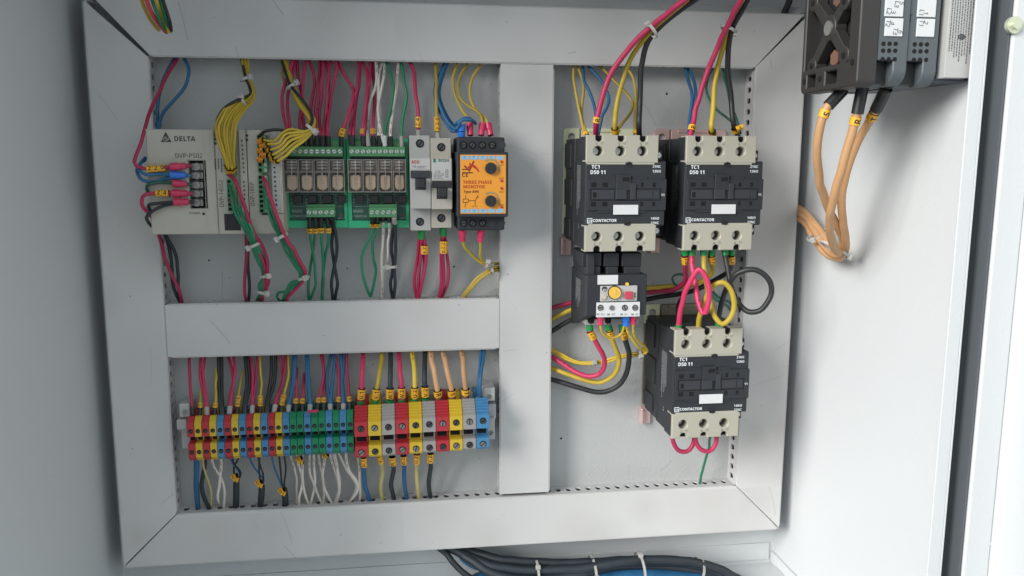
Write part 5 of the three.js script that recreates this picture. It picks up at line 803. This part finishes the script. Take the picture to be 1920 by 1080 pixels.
  wire('thick pink cable marked U1 curving left below overload relay', 'pinkP', 2.3, [[1104, 602, 58], [1107, 622, 58], [1116, 640, 56], [1128, 660, 52], [1134, 680, 46], [1127, 699, 40], [1109, 706, 36], [1086, 701, 30], [1055, 681, 18], [1026, 665, 9]], [fe, ['m', 13.5, 'U1', 3.3, true, 8]], ol);
  wire('thick yellow cable curving left below overload relay', 'yel', 2.3, [[1137, 602, 58], [1143, 622, 58], [1150, 643, 54], [1160, 674, 46], [1151, 702, 38], [1127, 716, 32], [1090, 710, 26], [1050, 696, 16], [1026, 688, 9]], [fe, ['m', 13.5, 'V1', 3.3, true, 8]], ol);
  wire('thick black cable curving left below overload relay', 'blk', 2.45, [[1164, 602, 58], [1169, 625, 58], [1176, 648, 54], [1180, 672, 46], [1171, 708, 36], [1150, 729, 30], [1124, 735, 26], [1088, 728, 20], [1050, 716, 12], [1026, 709, 9]], [fe, ['m', 13.5, 'W1', 3.3, true, 8]], ol);
  wire('yellow jumper wire hanging between two overload relay terminals', 'yel', 1.25, [[1126, 590, 74], [1126, 610, 74], [1130, 625, 72], [1145, 634, 70], [1162, 629, 70], [1170, 612, 73], [1171, 592, 74]], [['l', 0, 9, m.lugRed, 2.9]]);
  wires('# thin yellow wire dropping from the overload relay terminals', 'yelP', 1.25, [[[[1173, 592, 74], [1175, 616, 72], [1188, 640, 64], [1203, 655, 56], [1212, 656, 48], [1196, 661, 40], [1162, 667, 30], [1128, 677, 24], [1088, 679, 18], [1060, 668, 14], [1026, 649, 8]], [['l', 0, 9, m.lugBlu, 3.4]]], [[[1187, 590, 74], [1187, 612, 72], [1192, 636, 64], [1208, 648, 56], [1214, 659, 50], [1200, 665, 42], [1165, 671, 32], [1128, 681, 26], [1086, 682, 18], [1056, 671, 13], [1026, 652, 8]], [['l', 0, 8.5, m.lugRed, 2.9]]]], { group: 'thin yellow wires of the overload relay' });
  tie('cable tie on thin yellow wires crossing the pink cable', 1113, 679, 25, 5, 3, 2.6, { ha: 0.2 });
  tie('cable tie on thin yellow wires beside the lower contactor', 1199, 662, 44, 15, 3, 2.8, { side: -1, ha: 0.8 });
}

// ---------------------------------------------------------------- loose bundle at the top, heavy cables at the bottom
{
  const L = [['yel', 267, 280, 298], ['red', 276, 290, 310], ['grn', 287, 298, 312], ['yel', 294, 305, 317], ['grn', 300, 310, 320], ['blk', 307, 317, 321]];
  const names = ['outermost yellow wire', 'red wire', 'inner green wire', 'inner yellow wire', 'outer green wire', 'black wire'];
  L.forEach(([c, a, b, d], i) => wire(`${names[i]} of the loose bundle hanging at the top left corner`, c, i === 1 ? 1.7 : 1.35, [[a - 6, -24, 96 + i], [a, 2, 92 + (i % 2) * 4], [b, 34, 82 + (i % 3) * 4], [d, 62 - Math.abs(i - 2.5) * 2, 70 + (i % 2) * 3]], [], { group: 'loose coloured wires hanging at top left' }));
  const g = { group: 'heavy black cables along the cabinet bottom' };
  wire('upper heavy black cable along cabinet bottom, over the blue conduit', 'gblu', 4.6, [[828, 1012, -8], [884, 1034, 2], [940, 1050, 12], [1004, 1055, 16], [1109, 1055, 18], [1202, 1050, 18], [1285, 1052, 20], [1345, 1066, 22], [1400, 1094, 26]], [], g);
  wire('second heavy black cable along cabinet bottom, dipping in the middle', 'gblu', 4.8, [[824, 1016, -4], [872, 1040, 6], [925, 1062, 18], [1004, 1070, 24], [1090, 1066, 25], [1160, 1054, 21], [1230, 1053, 12], [1300, 1058, 14], [1360, 1080, 18], [1400, 1108, 22]], [], g);
  wire('third heavy black cable along cabinet bottom, lowest at left', 'gblu', 4.8, [[834, 1014, -8], [880, 1048, 10], [930, 1078, 24], [1000, 1088, 30], [1080, 1078, 26], [1150, 1062, 14], [1230, 1062, 8], [1330, 1076, 14], [1380, 1106, 18]], [], g);
  wire('thin black cable leaving the heavy cables toward lower left', 'gblu', 3, [[812, 1018, 0], [838, 1040, 6], [862, 1068, 14], [900, 1096, 22]]);
  wire('thin blue core behind the heavy black cables', 'blu', 2, [[856, 1022, -4], [862, 1042, 4], [872, 1054, 6], [894, 1066, 8]]);
  wire('thin yellow core behind the heavy black cables', 'pale', 2, [[866, 1022, -4], [870, 1036, 2], [876, 1046, 4]]);
  wire('thick blue conduit strapped beneath the heavy black cables', 'blu', 15, [[862, 1140, 10], [900, 1103, 12], [960, 1099, 14], [1060, 1100, 14], [1180, 1093, 14], [1270, 1096, 14], [1330, 1106, 16], [1390, 1146, 18]], [], { name: 'conduit', cat: 'conduit' });
  [[1005, 1074, 'first', 0, 0.1], [1111, 1071, 'second', 2, 1.5], [1200, 1063, 'third', 4, 0.05], [1303, 1072, 'fourth', -28, 0.1]].forEach(([u, v, n, a, ha], i) => tie(`${n} cable tie strapping heavy black cables, counted from left`, u, v, 16, a, 14, 18, { w: 2.4, side: 1, ha: [0.9, 0.2, 1.35, 1.3][i] }));
  wire('black cable crossing the dark corner behind the switch', 'blk', 3, [[1470, 26, 2], [1478, 8, 6], [1486, -16, 10]]);
}
renderer.render(scene, camera);
